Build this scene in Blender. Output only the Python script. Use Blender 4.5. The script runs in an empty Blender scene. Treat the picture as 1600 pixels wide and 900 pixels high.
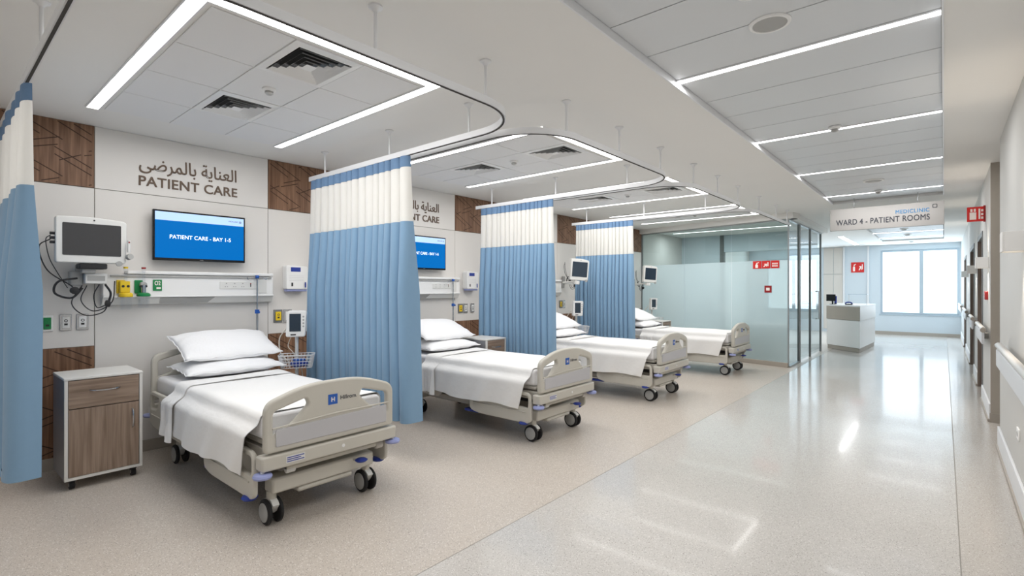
import bpy, math, random
from mathutils import Vector, Matrix
random.seed(7)
SC = bpy.context.scene
COL = SC.collection
PI = math.pi

# ------------------------------------------------------------------ materials
def lin(c):
    c = c / 255.0
    return c / 12.92 if c <= 0.04045 else ((c + 0.055) / 1.055) ** 2.4
def RGB(r, g, b): return (lin(r), lin(g), lin(b), 1.0)

def mat(name, rgb, rough=0.5, metal=0.0, spec=0.5, coat=0.0, var=0.0, vscale=8.0, bump=0.0, bscale=200.0, trans=0.0, emis=None, estr=0.0, sheen=0.0, alpha=1.0):
    m = bpy.data.materials.new(name); m.use_nodes = True
    nt = m.node_tree; b = nt.nodes['Principled BSDF']
    b.inputs['Base Color'].default_value = RGB(*rgb)
    b.inputs['Roughness'].default_value = rough
    b.inputs['Metallic'].default_value = metal
    b.inputs['Specular IOR Level'].default_value = spec
    b.inputs['Coat Weight'].default_value = coat
    b.inputs['Coat Roughness'].default_value = 0.08
    b.inputs['Transmission Weight'].default_value = trans
    b.inputs['Sheen Weight'].default_value = sheen
    b.inputs['Alpha'].default_value = alpha
    if emis:
        b.inputs['Emission Color'].default_value = RGB(*emis)
        b.inputs['Emission Strength'].default_value = estr
    tc = nt.nodes.new('ShaderNodeTexCoord')
    if var > 0:
        n = nt.nodes.new('ShaderNodeTexNoise'); n.inputs['Scale'].default_value = vscale; n.inputs['Detail'].default_value = 3
        nt.links.new(tc.outputs['Object'], n.inputs['Vector'])
        mx = nt.nodes.new('ShaderNodeMix'); mx.data_type = 'RGBA'
        mx.inputs[6].default_value = tuple(x * (1 - var) for x in RGB(*rgb)[:3]) + (1,)
        mx.inputs[7].default_value = tuple(min(1, x * (1 + var)) for x in RGB(*rgb)[:3]) + (1,)
        nt.links.new(n.outputs['Fac'], mx.inputs[0]); nt.links.new(mx.outputs[2], b.inputs['Base Color'])
    if bump > 0:
        n2 = nt.nodes.new('ShaderNodeTexNoise'); n2.inputs['Scale'].default_value = bscale
        nt.links.new(tc.outputs['Object'], n2.inputs['Vector'])
        bp = nt.nodes.new('ShaderNodeBump'); bp.inputs['Strength'].default_value = bump; bp.inputs['Distance'].default_value = 0.01
        nt.links.new(n2.outputs['Fac'], bp.inputs['Height']); nt.links.new(bp.outputs[0], b.inputs['Normal'])
    return m

def wood(name, dark, light, axis='Z', rough=0.45, scale=1.0):
    m = mat(name, dark, rough); nt = m.node_tree; b = nt.nodes['Principled BSDF']
    tc = nt.nodes.new('ShaderNodeTexCoord'); mp = nt.nodes.new('ShaderNodeMapping')
    s = {'Z': (26, 26, 1.2), 'Y': (26, 1.2, 26)}[axis]
    mp.inputs['Scale'].default_value = tuple(x * scale for x in s)
    nt.links.new(tc.outputs['Object'], mp.inputs['Vector'])
    n = nt.nodes.new('ShaderNodeTexNoise'); n.inputs['Scale'].default_value = 1.6; n.inputs['Detail'].default_value = 6; n.inputs['Distortion'].default_value = 0.6
    nt.links.new(mp.outputs[0], n.inputs['Vector'])
    r = nt.nodes.new('ShaderNodeValToRGB')
    r.color_ramp.elements[0].position = 0.33; r.color_ramp.elements[0].color = RGB(*dark)
    r.color_ramp.elements[1].position = 0.68; r.color_ramp.elements[1].color = RGB(*light)
    nt.links.new(n.outputs['Fac'], r.inputs[0]); nt.links.new(r.outputs[0], b.inputs['Base Color'])
    return m

def terrazzo(name, base, rough, spk=0.5, coat=0.0):
    m = mat(name, base, rough); nt = m.node_tree; b = nt.nodes['Principled BSDF']
    tc = nt.nodes.new('ShaderNodeTexCoord')
    big = nt.nodes.new('ShaderNodeTexNoise'); big.inputs['Scale'].default_value = 1.1; big.inputs['Detail'].default_value = 4
    nt.links.new(tc.outputs['Object'], big.inputs['Vector'])
    c0 = nt.nodes.new('ShaderNodeMix'); c0.data_type = 'RGBA'
    B = RGB(*base)[:3]
    c0.inputs[6].default_value = tuple(x * 0.93 for x in B) + (1,); c0.inputs[7].default_value = tuple(x * 1.06 for x in B) + (1,)
    nt.links.new(big.outputs['Fac'], c0.inputs[0])
    last = c0.outputs[2]
    for (sc, pos, colr, fac) in ((75, 0.13, (84, 72, 64), 0.9 * spk), (48, 0.085, (100, 86, 76), 0.9 * spk), (70, 0.2, (246, 243, 238), 0.6 * spk), (120, 0.19, (120, 106, 95), 0.6 * spk)):
        v = nt.nodes.new('ShaderNodeTexVoronoi'); v.inputs['Scale'].default_value = sc
        nt.links.new(tc.outputs['Object'], v.inputs['Vector'])
        lt = nt.nodes.new('ShaderNodeMapRange'); lt.inputs[1].default_value = pos; lt.inputs[2].default_value = pos + 0.08
        lt.inputs[3].default_value = fac; lt.inputs[4].default_value = 0.0
        nt.links.new(v.outputs['Distance'], lt.inputs[0])
        mx = nt.nodes.new('ShaderNodeMix'); mx.data_type = 'RGBA'
        nt.links.new(lt.outputs[0], mx.inputs[0]); nt.links.new(last, mx.inputs[6]); mx.inputs[7].default_value = RGB(*colr)
        last = mx.outputs[2]
    nt.links.new(last, b.inputs['Base Color'])
    # slow waviness of the polish
    n2 = nt.nodes.new('ShaderNodeTexNoise'); n2.inputs['Scale'].default_value = 2.2; n2.inputs['Detail'].default_value = 2
    nt.links.new(tc.outputs['Object'], n2.inputs['Vector'])
    bp = nt.nodes.new('ShaderNodeBump'); bp.inputs['Strength'].default_value = 0.05; bp.inputs['Distance'].default_value = 0.02
    nt.links.new(n2.outputs['Fac'], bp.inputs['Height']); nt.links.new(bp.outputs[0], b.inputs['Normal'])
    b.inputs['Coat Weight'].default_value = coat; b.inputs['Coat Roughness'].default_value = 0.06
    return m

def emit(name, rgb, strength):
    m = bpy.data.materials.new(name); m.use_nodes = True; nt = m.node_tree
    nt.nodes.clear(); e = nt.nodes.new('ShaderNodeEmission'); o = nt.nodes.new('ShaderNodeOutputMaterial')
    e.inputs[0].default_value = RGB(*rgb); e.inputs[1].default_value = strength
    nt.links.new(e.outputs[0], o.inputs[0]); return m

def glass(name, tint, frost=None, frost_fac=0.0, rough=0.02, refl=1.0):
    """thin sheet glass: tinted see-through + fresnel mirror, optionally a frosted translucent share"""
    m = bpy.data.materials.new(name); m.use_nodes = True; nt = m.node_tree; nt.nodes.clear()
    o = nt.nodes.new('ShaderNodeOutputMaterial')
    t = nt.nodes.new('ShaderNodeBsdfTransparent'); t.inputs[0].default_value = RGB(*tint)
    g = nt.nodes.new('ShaderNodeBsdfGlossy'); g.inputs['Roughness'].default_value = rough; g.inputs[0].default_value = (refl, refl, refl, 1)
    base = t.outputs[0]
    if frost:
        d = nt.nodes.new('ShaderNodeBsdfDiffuse'); d.inputs[0].default_value = RGB(*frost)
        tr = nt.nodes.new('ShaderNodeBsdfTranslucent'); tr.inputs[0].default_value = RGB(*frost)
        a = nt.nodes.new('ShaderNodeMixShader'); a.inputs[0].default_value = 0.45
        nt.links.new(d.outputs[0], a.inputs[1]); nt.links.new(tr.outputs[0], a.inputs[2])
        mx = nt.nodes.new('ShaderNodeMixShader'); mx.inputs[0].default_value = frost_fac
        nt.links.new(t.outputs[0], mx.inputs[1]); nt.links.new(a.outputs[0], mx.inputs[2]); base = mx.outputs[0]
    lw = nt.nodes.new('ShaderNodeLayerWeight'); lw.inputs[0].default_value = 0.5
    pw = nt.nodes.new('ShaderNodeMath'); pw.operation = 'POWER'; pw.inputs[1].default_value = 4.0; nt.links.new(lw.outputs['Facing'], pw.inputs[0])
    f = nt.nodes.new('ShaderNodeMath'); f.operation = 'MULTIPLY_ADD'; f.inputs[1].default_value = 0.7; f.inputs[2].default_value = 0.04; nt.links.new(pw.outputs[0], f.inputs[0])
    fm = nt.nodes.new('ShaderNodeMixShader')
    nt.links.new(f.outputs[0], fm.inputs[0]); nt.links.new(base, fm.inputs[1]); nt.links.new(g.outputs[0], fm.inputs[2])
    nt.links.new(fm.outputs[0], o.inputs[0]); return m

M = dict(
    wall=mat('wall paint', (216, 212, 208), 0.6, var=0.02, vscale=3, bump=0.02),
    wallr=mat('right wall paint', (202, 201, 198), 0.55, var=0.02, vscale=3),
    panel=mat('wall panel laminate', (220, 217, 213), 0.38, var=0.015, vscale=2),
    taupe=mat('taupe pier paint', (176, 168, 157), 0.6, var=0.03),
    ceil=mat('ceiling plaster', (234, 233, 230), 0.75, var=0.015, vscale=2),
    tile=mat('ceiling tile', (232, 232, 232), 0.7, bump=0.05, bscale=500),
    cpanel=mat('metal ceiling panel', (216, 219, 222), 0.42, metal=0.08, bump=0.03, bscale=700),
    gap=mat('shadow gap', (70, 68, 66), 0.9),
    seam=mat('panel seam', (150, 146, 140), 0.8),
    wood=wood('walnut veneer', (98, 68, 48), (142, 107, 82)),
    woodgroove=mat('walnut groove', (62, 42, 30), 0.7),
    oak=wood('grey oak laminate', (124, 104, 88), (163, 142, 125)),
    oakh=wood('grey oak laminate across', (124, 104, 88), (160, 139, 122), axis='Y'),
    cab=mat('cabinet laminate', (222, 220, 215), 0.4),
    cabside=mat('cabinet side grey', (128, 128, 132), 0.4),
    bed=mat('bed plastic', (198, 194, 184), 0.35, var=0.01),
    bedin=mat('bed inset plastic', (190, 189, 192), 0.4),
    steel=mat('painted steel', (196, 192, 184), 0.4, metal=0.1),
    dark=mat('dark mechanism', (42, 42, 44), 0.5),
    chrome=mat('chrome', (205, 206, 208), 0.18, metal=1.0),
    alu=mat('white aluminium', (228, 229, 231), 0.35, metal=0.1),
    grey=mat('grey plastic', (168, 168, 166), 0.45),
    rubber=mat('black rubber', (28, 28, 30), 0.6),
    black=mat('black gloss', (14, 14, 16), 0.25),
    white=mat('white plastic', (236, 236, 235), 0.32),
    whitep=mat('off white plastic', (222, 222, 219), 0.35),
    linen=mat('white linen', (246, 246, 247), 0.85, sheen=0.2, bump=0.10, bscale=35),
    linen2=mat('white woven sheet', (244, 243, 241), 0.85, sheen=0.2, bump=0.25, bscale=18),
    mattress=mat('mattress cover', (236, 236, 238), 0.6, bump=0.06, bscale=20),
    blue=mat('blue curtain cloth', (128, 162, 192), 0.85, sheen=0.2, bump=0.05, bscale=420, var=0.02, vscale=30),
    blueband=mat('blue curtain heading', (104, 134, 168), 0.8, bump=0.1, bscale=300, var=0.08, vscale=60),
    net=mat('white curtain net', (244, 243, 240), 0.85),
    lav=mat('lavender bumper', (152, 160, 206), 0.4),
    navy=mat('blue plastic', (40, 62, 150), 0.4),
    logo=mat('logo blue', (38, 92, 178), 0.4),
    ink=mat('dark ink', (60, 62, 70), 0.6),
    brown=mat('bronze lettering', (110, 92, 78), 0.45, metal=0.2),
    screen=mat('dark screen', (62, 62, 64), 0.2, coat=0.3),
    screenb=mat('dark blue screen', (42, 56, 70), 0.15, coat=0.3),
    tvblue=mat('tv blue picture', (0, 18, 40), 0.5, spec=0.1, emis=(0, 120, 208), estr=1.0),
    tvstrip=mat('tv pale banner', (150, 180, 215), 0.3, emis=(186, 212, 245), estr=0.7),
    tvtext=mat('tv white text', (230, 240, 250), 0.3, emis=(235, 245, 255), estr=1.0),
    yellow=mat('yellow plastic', (232, 198, 40), 0.35),
    green=mat('green plastic', (22, 132, 72), 0.4),
    jar=glass('clear jar', (251, 252, 253)),
    acrylic=glass('clear acrylic', (225, 234, 240)),
    red=mat('red sign', (200, 38, 34), 0.4, emis=(200, 38, 34), estr=0.08),
    redd=mat('dark red box', (150, 34, 36), 0.4),
    signw=mat('sign white', (245, 235, 230), 0.5),
    signp=mat('hanging sign panel', (158, 156, 153), 0.5),
    mblue=mat('sign blue ink', (62, 122, 166), 0.5),
    frost=glass('frosted glass', (190, 206, 202), frost=(212, 228, 230), frost_fac=0.8, rough=0.08),
    clear=glass('tinted clear glass', (208, 221, 217)),
    side=glass('side clear glass', (222, 234, 236)),
    pane=glass('window glass', (245, 248, 250)),
    post=mat('dark grey metal post', (128, 130, 130), 0.4, metal=0.3),
    postl=mat('light metal edge', (170, 176, 178), 0.35, metal=0.6),
    frame=mat('window frame', (186, 200, 210), 0.4, metal=0.2),
    door=wood('grey brown door', (104, 92, 84), (134, 120, 110)),
    rail=mat('handrail grip', (206, 204, 200), 0.35, metal=0.2),
    bumper=mat('handrail bumper', (212, 214, 217), 0.4),
    end=mat('pale blue wall', (204, 214, 221), 0.6),
    beige=mat('beige wall panel', (208, 203, 196), 0.5),
    strip=emit('light strip', (255, 253, 250), 7.0),
    strip2=emit('corridor light strip', (252, 253, 255), 11.0),
    sconce=mat('sconce plaster', (232, 231, 229), 0.6),
    glow=emit('sconce lamp', (255, 236, 208), 6.0),
    floorb=terrazzo('bay terrazzo', (196, 187, 177), 0.34, 0.85, coat=0.12),
    floorc=terrazzo('corridor terrazzo', (199, 195, 190), 0.17, 0.7, coat=0.35),
    floore=terrazzo('edge terrazzo', (194, 188, 181), 0.22, 0.6, coat=0.2),
    skirt=mat('skirting', (172, 164, 154), 0.5),
    skirtw=mat('white skirting', (226, 227, 229), 0.4),
    teal=mat('teal grey cabinet', (96, 132, 138), 0.5),
    cable=mat('black cable', (34, 34, 38), 0.5),
    cablew=mat('pale cable', (205, 200, 190), 0.5),
)

_n = M['net'].node_tree; _t = _n.nodes.new('ShaderNodeBsdfTranslucent'); _t.inputs[0].default_value = RGB(244, 243, 240)
_x = _n.nodes.new('ShaderNodeMixShader'); _x.inputs[0].default_value = .5
_o = [q for q in _n.nodes if q.type == 'OUTPUT_MATERIAL'][0]
_n.links.new(_n.nodes['Principled BSDF'].outputs[0], _x.inputs[1]); _n.links.new(_t.outputs[0], _x.inputs[2]); _n.links.new(_x.outputs[0], _o.inputs[0])

# ------------------------------------------------------------------ mesh builder
class MB:
    def __init__(s): s.v = []; s.f = []; s.m = []; s.slots = []
    def mi(s, m):
        if m not in s.slots: s.slots.append(m)
        return s.slots.index(m)
    def add(s, vs, fs, m):
        o = len(s.v); s.v += [tuple(p) for p in vs]; k = s.mi(m)
        for f in fs: s.f.append(tuple(i + o for i in f)); s.m.append(k)
        return s
    def box(s, x0, x1, y0, y1, z0, z1, m):
        v = [(x, y, z) for x in (x0, x1) for y in (y0, y1) for z in (z0, z1)]
        return s.add(v, [(0, 1, 3, 2), (4, 6, 7, 5), (0, 4, 5, 1), (2, 3, 7, 6), (0, 2, 6, 4), (1, 5, 7, 3)], m)
    def hexa(s, quad, z0, z1, m):      # quad: 4 (x, y) counter-clockwise
        n = len(quad); v = [(x, y, z0) for x, y in quad] + [(x, y, z1) for x, y in quad]
        return s.add(v, [tuple(range(n - 1, -1, -1)), tuple(range(n, 2 * n))] + [(i, (i + 1) % n, n + (i + 1) % n, n + i) for i in range(n)], m)
    def cyl(s, p0, p1, r0, m, r1=None, n=14):
        r1 = r0 if r1 is None else r1
        p0, p1 = Vector(p0), Vector(p1); d = (p1 - p0).normalized()
        a = d.orthogonal().normalized(); b = d.cross(a)
        v = []
        for p, r in ((p0, r0), (p1, r1)):
            v += [p + (a * math.cos(2 * PI * i / n) + b * math.sin(2 * PI * i / n)) * r for i in range(n)]
        return s.add(v, [tuple(range(n - 1, -1, -1)), tuple(range(n, 2 * n))] + [(i, (i + 1) % n, n + (i + 1) % n, n + i) for i in range(n)], m)
    def tube(s, pts, r, m, n=8):
        pts = [Vector(p) for p in pts]; v = []; a = None
        for i, p in enumerate(pts):
            d = ((pts[min(i + 1, len(pts) - 1)]) - pts[max(i - 1, 0)]).normalized()
            if a is None: a = d.orthogonal().normalized()
            else:
                a = a - d * a.dot(d)
                a = a.normalized() if a.length > 1e-6 else d.orthogonal().normalized()
            b = d.cross(a)
            v += [p + (a * math.cos(2 * PI * k / n) + b * math.sin(2 * PI * k / n)) * r for k in range(n)]
        f = [tuple(range(n - 1, -1, -1)), tuple(range((len(pts) - 1) * n, len(pts) * n))]
        for i in range(len(pts) - 1):
            for k in range(n): f.append((i * n + k, i * n + (k + 1) % n, (i + 1) * n + (k + 1) % n, (i + 1) * n + k))
        return s.add(v, f, m)
    def lathe(s, prof, c, m, n=20, axis='Z'):
        c = Vector(c); v = []; f = []
        for r, h in prof:
            for k in range(n):
                a = 2 * PI * k / n; q = (r * math.cos(a), r * math.sin(a), h)
                if axis == 'Y': q = (q[0], q[2], q[1])
                if axis == 'X': q = (q[2], q[0], q[1])
                v.append(c + Vector(q))
        for i in range(len(prof) - 1):
            for k in range(n): f.append((i * n + k, i * n + (k + 1) % n, (i + 1) * n + (k + 1) % n, (i + 1) * n + k))
        f.append(tuple(range(n - 1, -1, -1))); f.append(tuple(range((len(prof) - 1) * n, len(prof) * n)))
        return s.add(v, f, m)
    def grid(s, fn, nu, nv, m):
        v = [fn(i / nu, j / nv) for i in range(nu + 1) for j in range(nv + 1)]
        f = [(i * (nv + 1) + j, (i + 1) * (nv + 1) + j, (i + 1) * (nv + 1) + j + 1, i * (nv + 1) + j + 1) for i in range(nu) for j in range(nv)]
        return s.add(v, f, m)
    def mesh(s, me, mt, m):            # add another mesh's faces through matrix mt
        return s.add([mt @ v.co for v in me.vertices], [tuple(p.vertices) for p in me.polygons], m)
    def build(s, name, parent=None, bev=0.0, smooth=True, solid=0.0, sub=0):
        me = bpy.data.meshes.new(name)
        org = parent_world(parent) if parent else Vector((0, 0, 0))
        me.from_pydata([tuple(Vector(p) - org) for p in s.v], [], s.f)
        for m in s.slots: me.materials.append(m)
        for p, k in zip(me.polygons, s.m): p.material_index = k; p.use_smooth = smooth
        me.update()
        if smooth: me.set_sharp_from_angle(angle=math.radians(38))
        o = bpy.data.objects.new(name, me); COL.objects.link(o)
        if parent: o.parent = parent
        if solid:
            md = o.modifiers.new('s', 'SOLIDIFY'); md.thickness = solid; md.offset = 0; md.use_rim = False
        if sub:
            md = o.modifiers.new('u', 'SUBSURF'); md.levels = sub; md.render_levels = sub
        if bev:
            md = o.modifiers.new('b', 'BEVEL'); md.width = bev; md.segments = 2; md.limit_method = 'ANGLE'; md.angle_limit = math.radians(40)
        return o

WORLD = {}
def parent_world(p):
    w = Vector((0, 0, 0))
    while p is not None:
        w = w + Vector(p.location); p = p.parent
    return w

def tag(o, label, cat, group=None):
    o['label'] = label; o['category'] = cat
    if group: o['group'] = group
    return o
def thing(name, label, cat, loc, group=None):
    o = bpy.data.objects.new(name, None); o.empty_display_size = 0.1; COL.objects.link(o); o.location = loc
    return tag(o, label, cat, group)
def single(mb, name, label, cat, loc, group=None, **kw):
    """a thing that is one mesh, with its origin at loc"""
    mb.v = [tuple(Vector(p) - Vector(loc)) for p in mb.v]
    o = mb.build(name, None, **kw); o.location = loc
    return tag(o, label, cat, group)
def struct(mb, name, **kw):
    o = mb.build(name, None, **kw); o['kind'] = 'structure'; return o
def dup(root, d, label=None, rz=None):
    def cp(o, par):
        c = o.copy(); COL.objects.link(c)
        if par is not None: c.parent = par; c.matrix_parent_inverse = o.matrix_parent_inverse
        for ch in [x for x in o.children]: cp(ch, c)
        return c
    r = cp(root, None); r.location = Vector(root.location) + Vector(d)
    if label: r['label'] = label
    if rz is not None: r.rotation_euler = (0, 0, rz)
    return r

# 2D plates with holes, as filled curves turned into meshes
def rounded(pts, rad, n=6):
    out = []; N = len(pts)
    for i, p in enumerate(pts):
        r = rad[i] if isinstance(rad, (list, tuple)) else rad
        p = Vector(p); a = Vector(pts[i - 1]); b = Vector(pts[(i + 1) % N])
        da = (a - p); db = (b - p); r1 = min(r, da.length * 0.48, db.length * 0.48)
        if r1 < 1e-5: out.append(tuple(p)); continue
        s = p + da.normalized() * r1; e = p + db.normalized() * r1
        for k in range(n + 1):
            t = k / n; q = s * (1 - t) ** 2 + p * 2 * t * (1 - t) + e * t * t
            out.append((q.x, q.y))
    return out
def plate(loops, depth, bevel=0.0):
    cu = bpy.data.curves.new('t', 'CURVE'); cu.dimensions = '2D'; cu.fill_mode = 'BOTH'
    cu.extrude = max(depth / 2 - bevel, 0.0005); cu.bevel_depth = bevel; cu.bevel_resolution = 2
    cu.offset = -bevel
    for lp in loops:
        sp = cu.splines.new('POLY'); sp.points.add(len(lp) - 1); sp.use_cyclic_u = True
        for q, p in zip(sp.points, lp): q.co = (p[0], p[1], 0, 1)
    return curve_mesh(cu)
def curve_mesh(cu):
    o = bpy.data.objects.new('t', cu); COL.objects.link(o)
    bpy.context.view_layer.update()
    me = bpy.data.meshes.new_from_object(o.evaluated_get(bpy.context.evaluated_depsgraph_get()))
    bpy.data.objects.remove(o); bpy.data.curves.remove(cu); return me
def frame_x(x, y, z):   # plate plane -> faces +X : u -> +Y, v -> +Z
    return Matrix(((0, 0, 1, x), (1, 0, 0, y), (0, 1, 0, z), (0, 0, 0, 1)))
def frame_my(x, y, z):  # faces -Y : u -> +X, v -> +Z
    return Matrix(((1, 0, 0, x), (0, 0, -1, y), (0, 1, 0, z), (0, 0, 0, 1)))
def text_mesh(body, width=None, height=None, bold=0.0, depth=0.004, sp=1.0):
    cu = bpy.data.curves.new('t', 'FONT'); cu.body = body; cu.extrude = 0.01; cu.space_character = sp; cu.resolution_u = 4
    me = curve_mesh(cu)
    if bold:      # heavier strokes: the same outlines laid over each other a hair apart
        V, F = [], []
        for k_, (dx, dy) in enumerate(((0, 0), (bold, bold), (-bold, bold), (bold, -bold), (-bold, -bold))):
            o_ = len(V); V += [(v.co.x + dx, v.co.y + dy, v.co.z * (1 - .1 * k_)) for v in me.vertices]; F += [tuple(i + o_ for i in p.vertices) for p in me.polygons]
        me = bpy.data.meshes.new('t'); me.from_pydata(V, [], F)
    xs = [v.co.x for v in me.vertices]; ys = [v.co.y for v in me.vertices]
    x0, x1, y0, y1 = min(xs), max(xs), min(ys), max(ys)
    sx = width / (x1 - x0) if width else height / (y1 - y0)
    sy = height / (y1 - y0) if height else sx
    for v in me.vertices: v.co = ((v.co.x - x0) * sx, (v.co.y - y0) * sy, v.co.z / 0.02 * depth)
    return me
AR = "\uFEF0\uFEBF\uFEAE\uFEE4\uFEDF\uFE8E\uFE91 \uFE94\uFEF3\uFE8E\uFEE8\uFECC\uFEDF\uFE8D"

# ------------------------------------------------------------------ setting
XW = -5.6; XR = 0.4; ZC = 2.9
YB = -2.6; YE = 20.4
JX = -2.1
fl = MB()
fl.box(XW - .1, JX, YB - .1, YE + .1, -.06, 0, M['floorb'])
fl.box(JX + .006, 0.066, YB - .1, YE + .1, -.06, 0, M['floorc'])
fl.box(0.072, 1.6, YB - .1, YE + .1, -.06, 0, M['floore'])
fl.box(JX, JX + .006, YB - .1, YE + .1, -.06, -.0005, M['seam'])
fl.box(0.066, 0.072, YB - .1, YE + .1, -.06, -.0005, M['seam'])
struct(fl, 'floor', smooth=False)

ce = MB()
RX0, RX1, RY1 = -1.42, 0.0, 9.95
Z2 = 3.05
ce.box(XW - .1, RX0, YB - .1, YE + .1, ZC, Z2, M['ceil'])
ce.box(RX1, 1.6, YB - .1, YE + .1, ZC, Z2, M['ceil'])
ce.box(RX0, RX1, RY1, 13.6, ZC, Z2, M['ceil'])
ce.box(RX0, RX1, 18.9, YE + .1, ZC, Z2, M['ceil'])
ce.box(RX0, RX1, YB - .1, RY1, 2.985, Z2, M['gap'])
ce.box(RX0, RX1, 13.6, 18.9, 2.985, Z2, M['gap'])
struct(ce, 'ceiling', smooth=False)
# metal lay-in panels of the corridor recess
LY = [3.46, 5.40, 7.30, 9.33]
cp = MB()
seams = [-2.6, -2.12, -1.63, -1.15, -.67, -.19, .3, .78, 1.26, 1.515]
def run(a, b, n):
    for i in range(n): cp.box(RX0 + .012, RX1 - .012, a + (b - a) * i / n + .004, a + (b - a) * (i + 1) / n - .004, 2.94, 2.95, M['cpanel'])
edges = [-2.6, -.42, 1.52] + LY
for i in range(len(edges) - 1): run(edges[i] + (.05 if i else 0), edges[i + 1] - .05, 4)
run(9.38, 9.94, 1)
run(13.62, 18.88, 10)
cp.box(RX0, RX0 + .01, YB, RY1, 2.892, 2.95, M['alu']); cp.box(RX1 - .01, RX1, YB, RY1, 2.892, 2.95, M['alu'])
struct(cp, 'ceiling_panels', smooth=False)

wl = MB(); wl.box(XW - .1, XW, YB, YE + .1, 0, ZC, M['wall']); struct(wl, 'wall_left', smooth=False)
wb = MB(); wb.box(XW - .1, 1.6, YB - .1, YB, 0, ZC, M['wall']); struct(wb, 'wall_back', smooth=False)
RYE, PY = 6.6, 7.8          # near wall ends, pier begins
wr = MB()
wr.box(XR, XR + .12, YB, RYE, 0, ZC, M['wallr'])
wr.box(1.5, 1.6, YB, YE, 0, ZC, M['wallr'])
doors = [(9.3, 10.55), (11.75, 13.45), (15.9, 17.3)]
yy = PY
for a, b in doors:
    wr.box(XR, 1.5, yy, a, 0, ZC, M['wallr']); wr.box(XR, 1.5, a, b, 2.27, ZC, M['wallr']); wr.box(XR + .3, 1.5, a, b, 0, 2.27, M['wallr']); yy = b
wr.box(XR, 1.5, yy, YE, 0, ZC, M['wallr'])
struct(wr, 'wall_right', smooth=False)
pr_ = MB(); pr_.box(XR - .004, 1.5, PY - .012, PY, 0.1, ZC, M['taupe']); pr_.box(XR - .01, 1.5, PY - .03, PY, 0, 0.1, M['skirt']); struct(pr_, 'trim_1', smooth=False)
for i, (a, b) in enumerate(doors):
    d = MB(); d.box(XR + .14, XR + .19, a + .06, b - .06, 0.005, 2.2, M['door'])
    o = struct(d, 'door_%d' % (i + 1), smooth=False)
    f = MB(); f.box(XR - .01, XR + .29, a, a + .06, 0, 2.27, M['post']); f.box(XR - .01, XR + .29, b - .06, b, 0, 2.27, M['door']); f.box(XR - .01, XR + .29, a + .06, b - .06, 2.2, 2.27, M['post'])
    f.build('door_frame', o, bev=.003)
    h = MB(); h.tube([(XR + .14, a + .16, 1.0), (XR + .09, a + .16, 1.0), (XR + .09, a + .28, 1.0)], .009, M['chrome']); h.build('door_handle', o)

# far wall with window openings
def wall_open(mb, x0, x1, opens, y0, y1, z1, m):
    x = x0
    for (a, b, c, d) in opens:
        mb.box(x, a, y0, y1, 0, z1, m); mb.box(a, b, y0, y1, 0, c, m); mb.box(a, b, y0, y1, d, z1, m); x = b
    mb.box(x, x1, y0, y1, 0, z1, m)
W1 = (-1.58, 0.36, .66, 2.72); W2 = (-5.0, -3.35, .70, 2.55)
fw = MB()
wall_open(fw, XW, 1.5, [W2, W1], YE, YE + .16, ZC, M['end'])
struct(fw, 'wall_far', smooth=False)
bp = MB()
bp.box(-3.18, -2.89, YE - .02, YE, 1.98, 2.88, M['beige']); bp.box(-3.18, -2.89, YE - .02, YE, .1, 1.97, M['beige'])
bp.box(-2.88, -2.62, YE - .02, YE, 1.98, 2.88, M['beige']); bp.box(-2.88, -2.62, YE - .02, YE, .1, 1.97, M['beige'])
bp.box(-2.61, -2.56, YE - .06, YE, 0, 2.88, M['skirtw']); bp.box(-1.93, -1.88, YE - .06, YE, 0, 2.88, M['skirtw'])
struct(bp, 'trim_2', bev=.003)
sk = MB(); sk.box(-1.88, XR, YE - .015, YE, 0, .1, M['skirt']); struct(sk, 'baseboard_far')
for i, (a, b, c, d) in enumerate((W1, W2)):
    w = MB(); t = .06; y0, y1 = YE + .04, YE + .12
    w.box(a, a + t, y0, y1, c, d, M['frame']); w.box(b - t, b, y0, y1, c, d, M['frame']); w.box(a + t, b - t, y0, y1, c, c + t, M['frame']); w.box(a + t, b - t, y0, y1, d - t, d, M['frame'])
    mx = a + (b - a) * .535
    w.box(mx - .05, mx + .05, y0, y1, c + t, d - t, M['frame'])
    o = struct(w, 'window_%d' % (i + 1), bev=.004)
    g = MB(); g.box(a + t, mx - .05, YE + .075, YE + .085, c + t, d - t, M['pane']); g.build('pane', o)
    g = MB(); g.box(mx + .05, b - t, YE + .075, YE + .085, c + t, d - t, M['pane']); g.build('pane', o)
    g = MB(); g.box(a - .03, b + .03, YE - .03, YE + .04, c - .03, c, M['frame']); g.build('sill', o, bev=.004)

# wall panelling behind the beds: boards with shadow gaps
WO = [0, 2.765, 5.41, 8.4]           # bay offsets along the wall
tr = MB()
def board(y0, y1, z0, z1): tr.box(XW, XW + .012, y0 + .003, y1 - .003, z0 + .003, z1 - .003, M['panel'])
cols = [(-2.6, -.3), (-.3, .99)]
for k in range(4):
    a, b = .99 + WO[k], 2.467 + WO[k]
    board(a, b, .1, 2.362); board(a, b, 2.362, 2.9)
    nxt = (.99 + WO[k + 1]) if k < 3 else 11.45
    mid = b + .62
    for (p, q) in ((b, min(mid, nxt)), (min(mid, nxt), nxt)):
        if q - p > .05: board(p, q, 1.0, 2.362)
board(-2.6, -.3, .1, 2.9); board(-.3, .35, 1.0, 2.362); board(.35, .99, 1.0, 2.362)
tr.box(XW, XW + .001, YB, 11.5, .1, 2.9, M['seam'])
struct(tr, 'trim_3', smooth=False)
bs = MB(); bs.box(XW, XW + .018, YB, 11.5, 0, .1, M['skirt']); struct(bs, 'baseboard_left', bev=.004)

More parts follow.
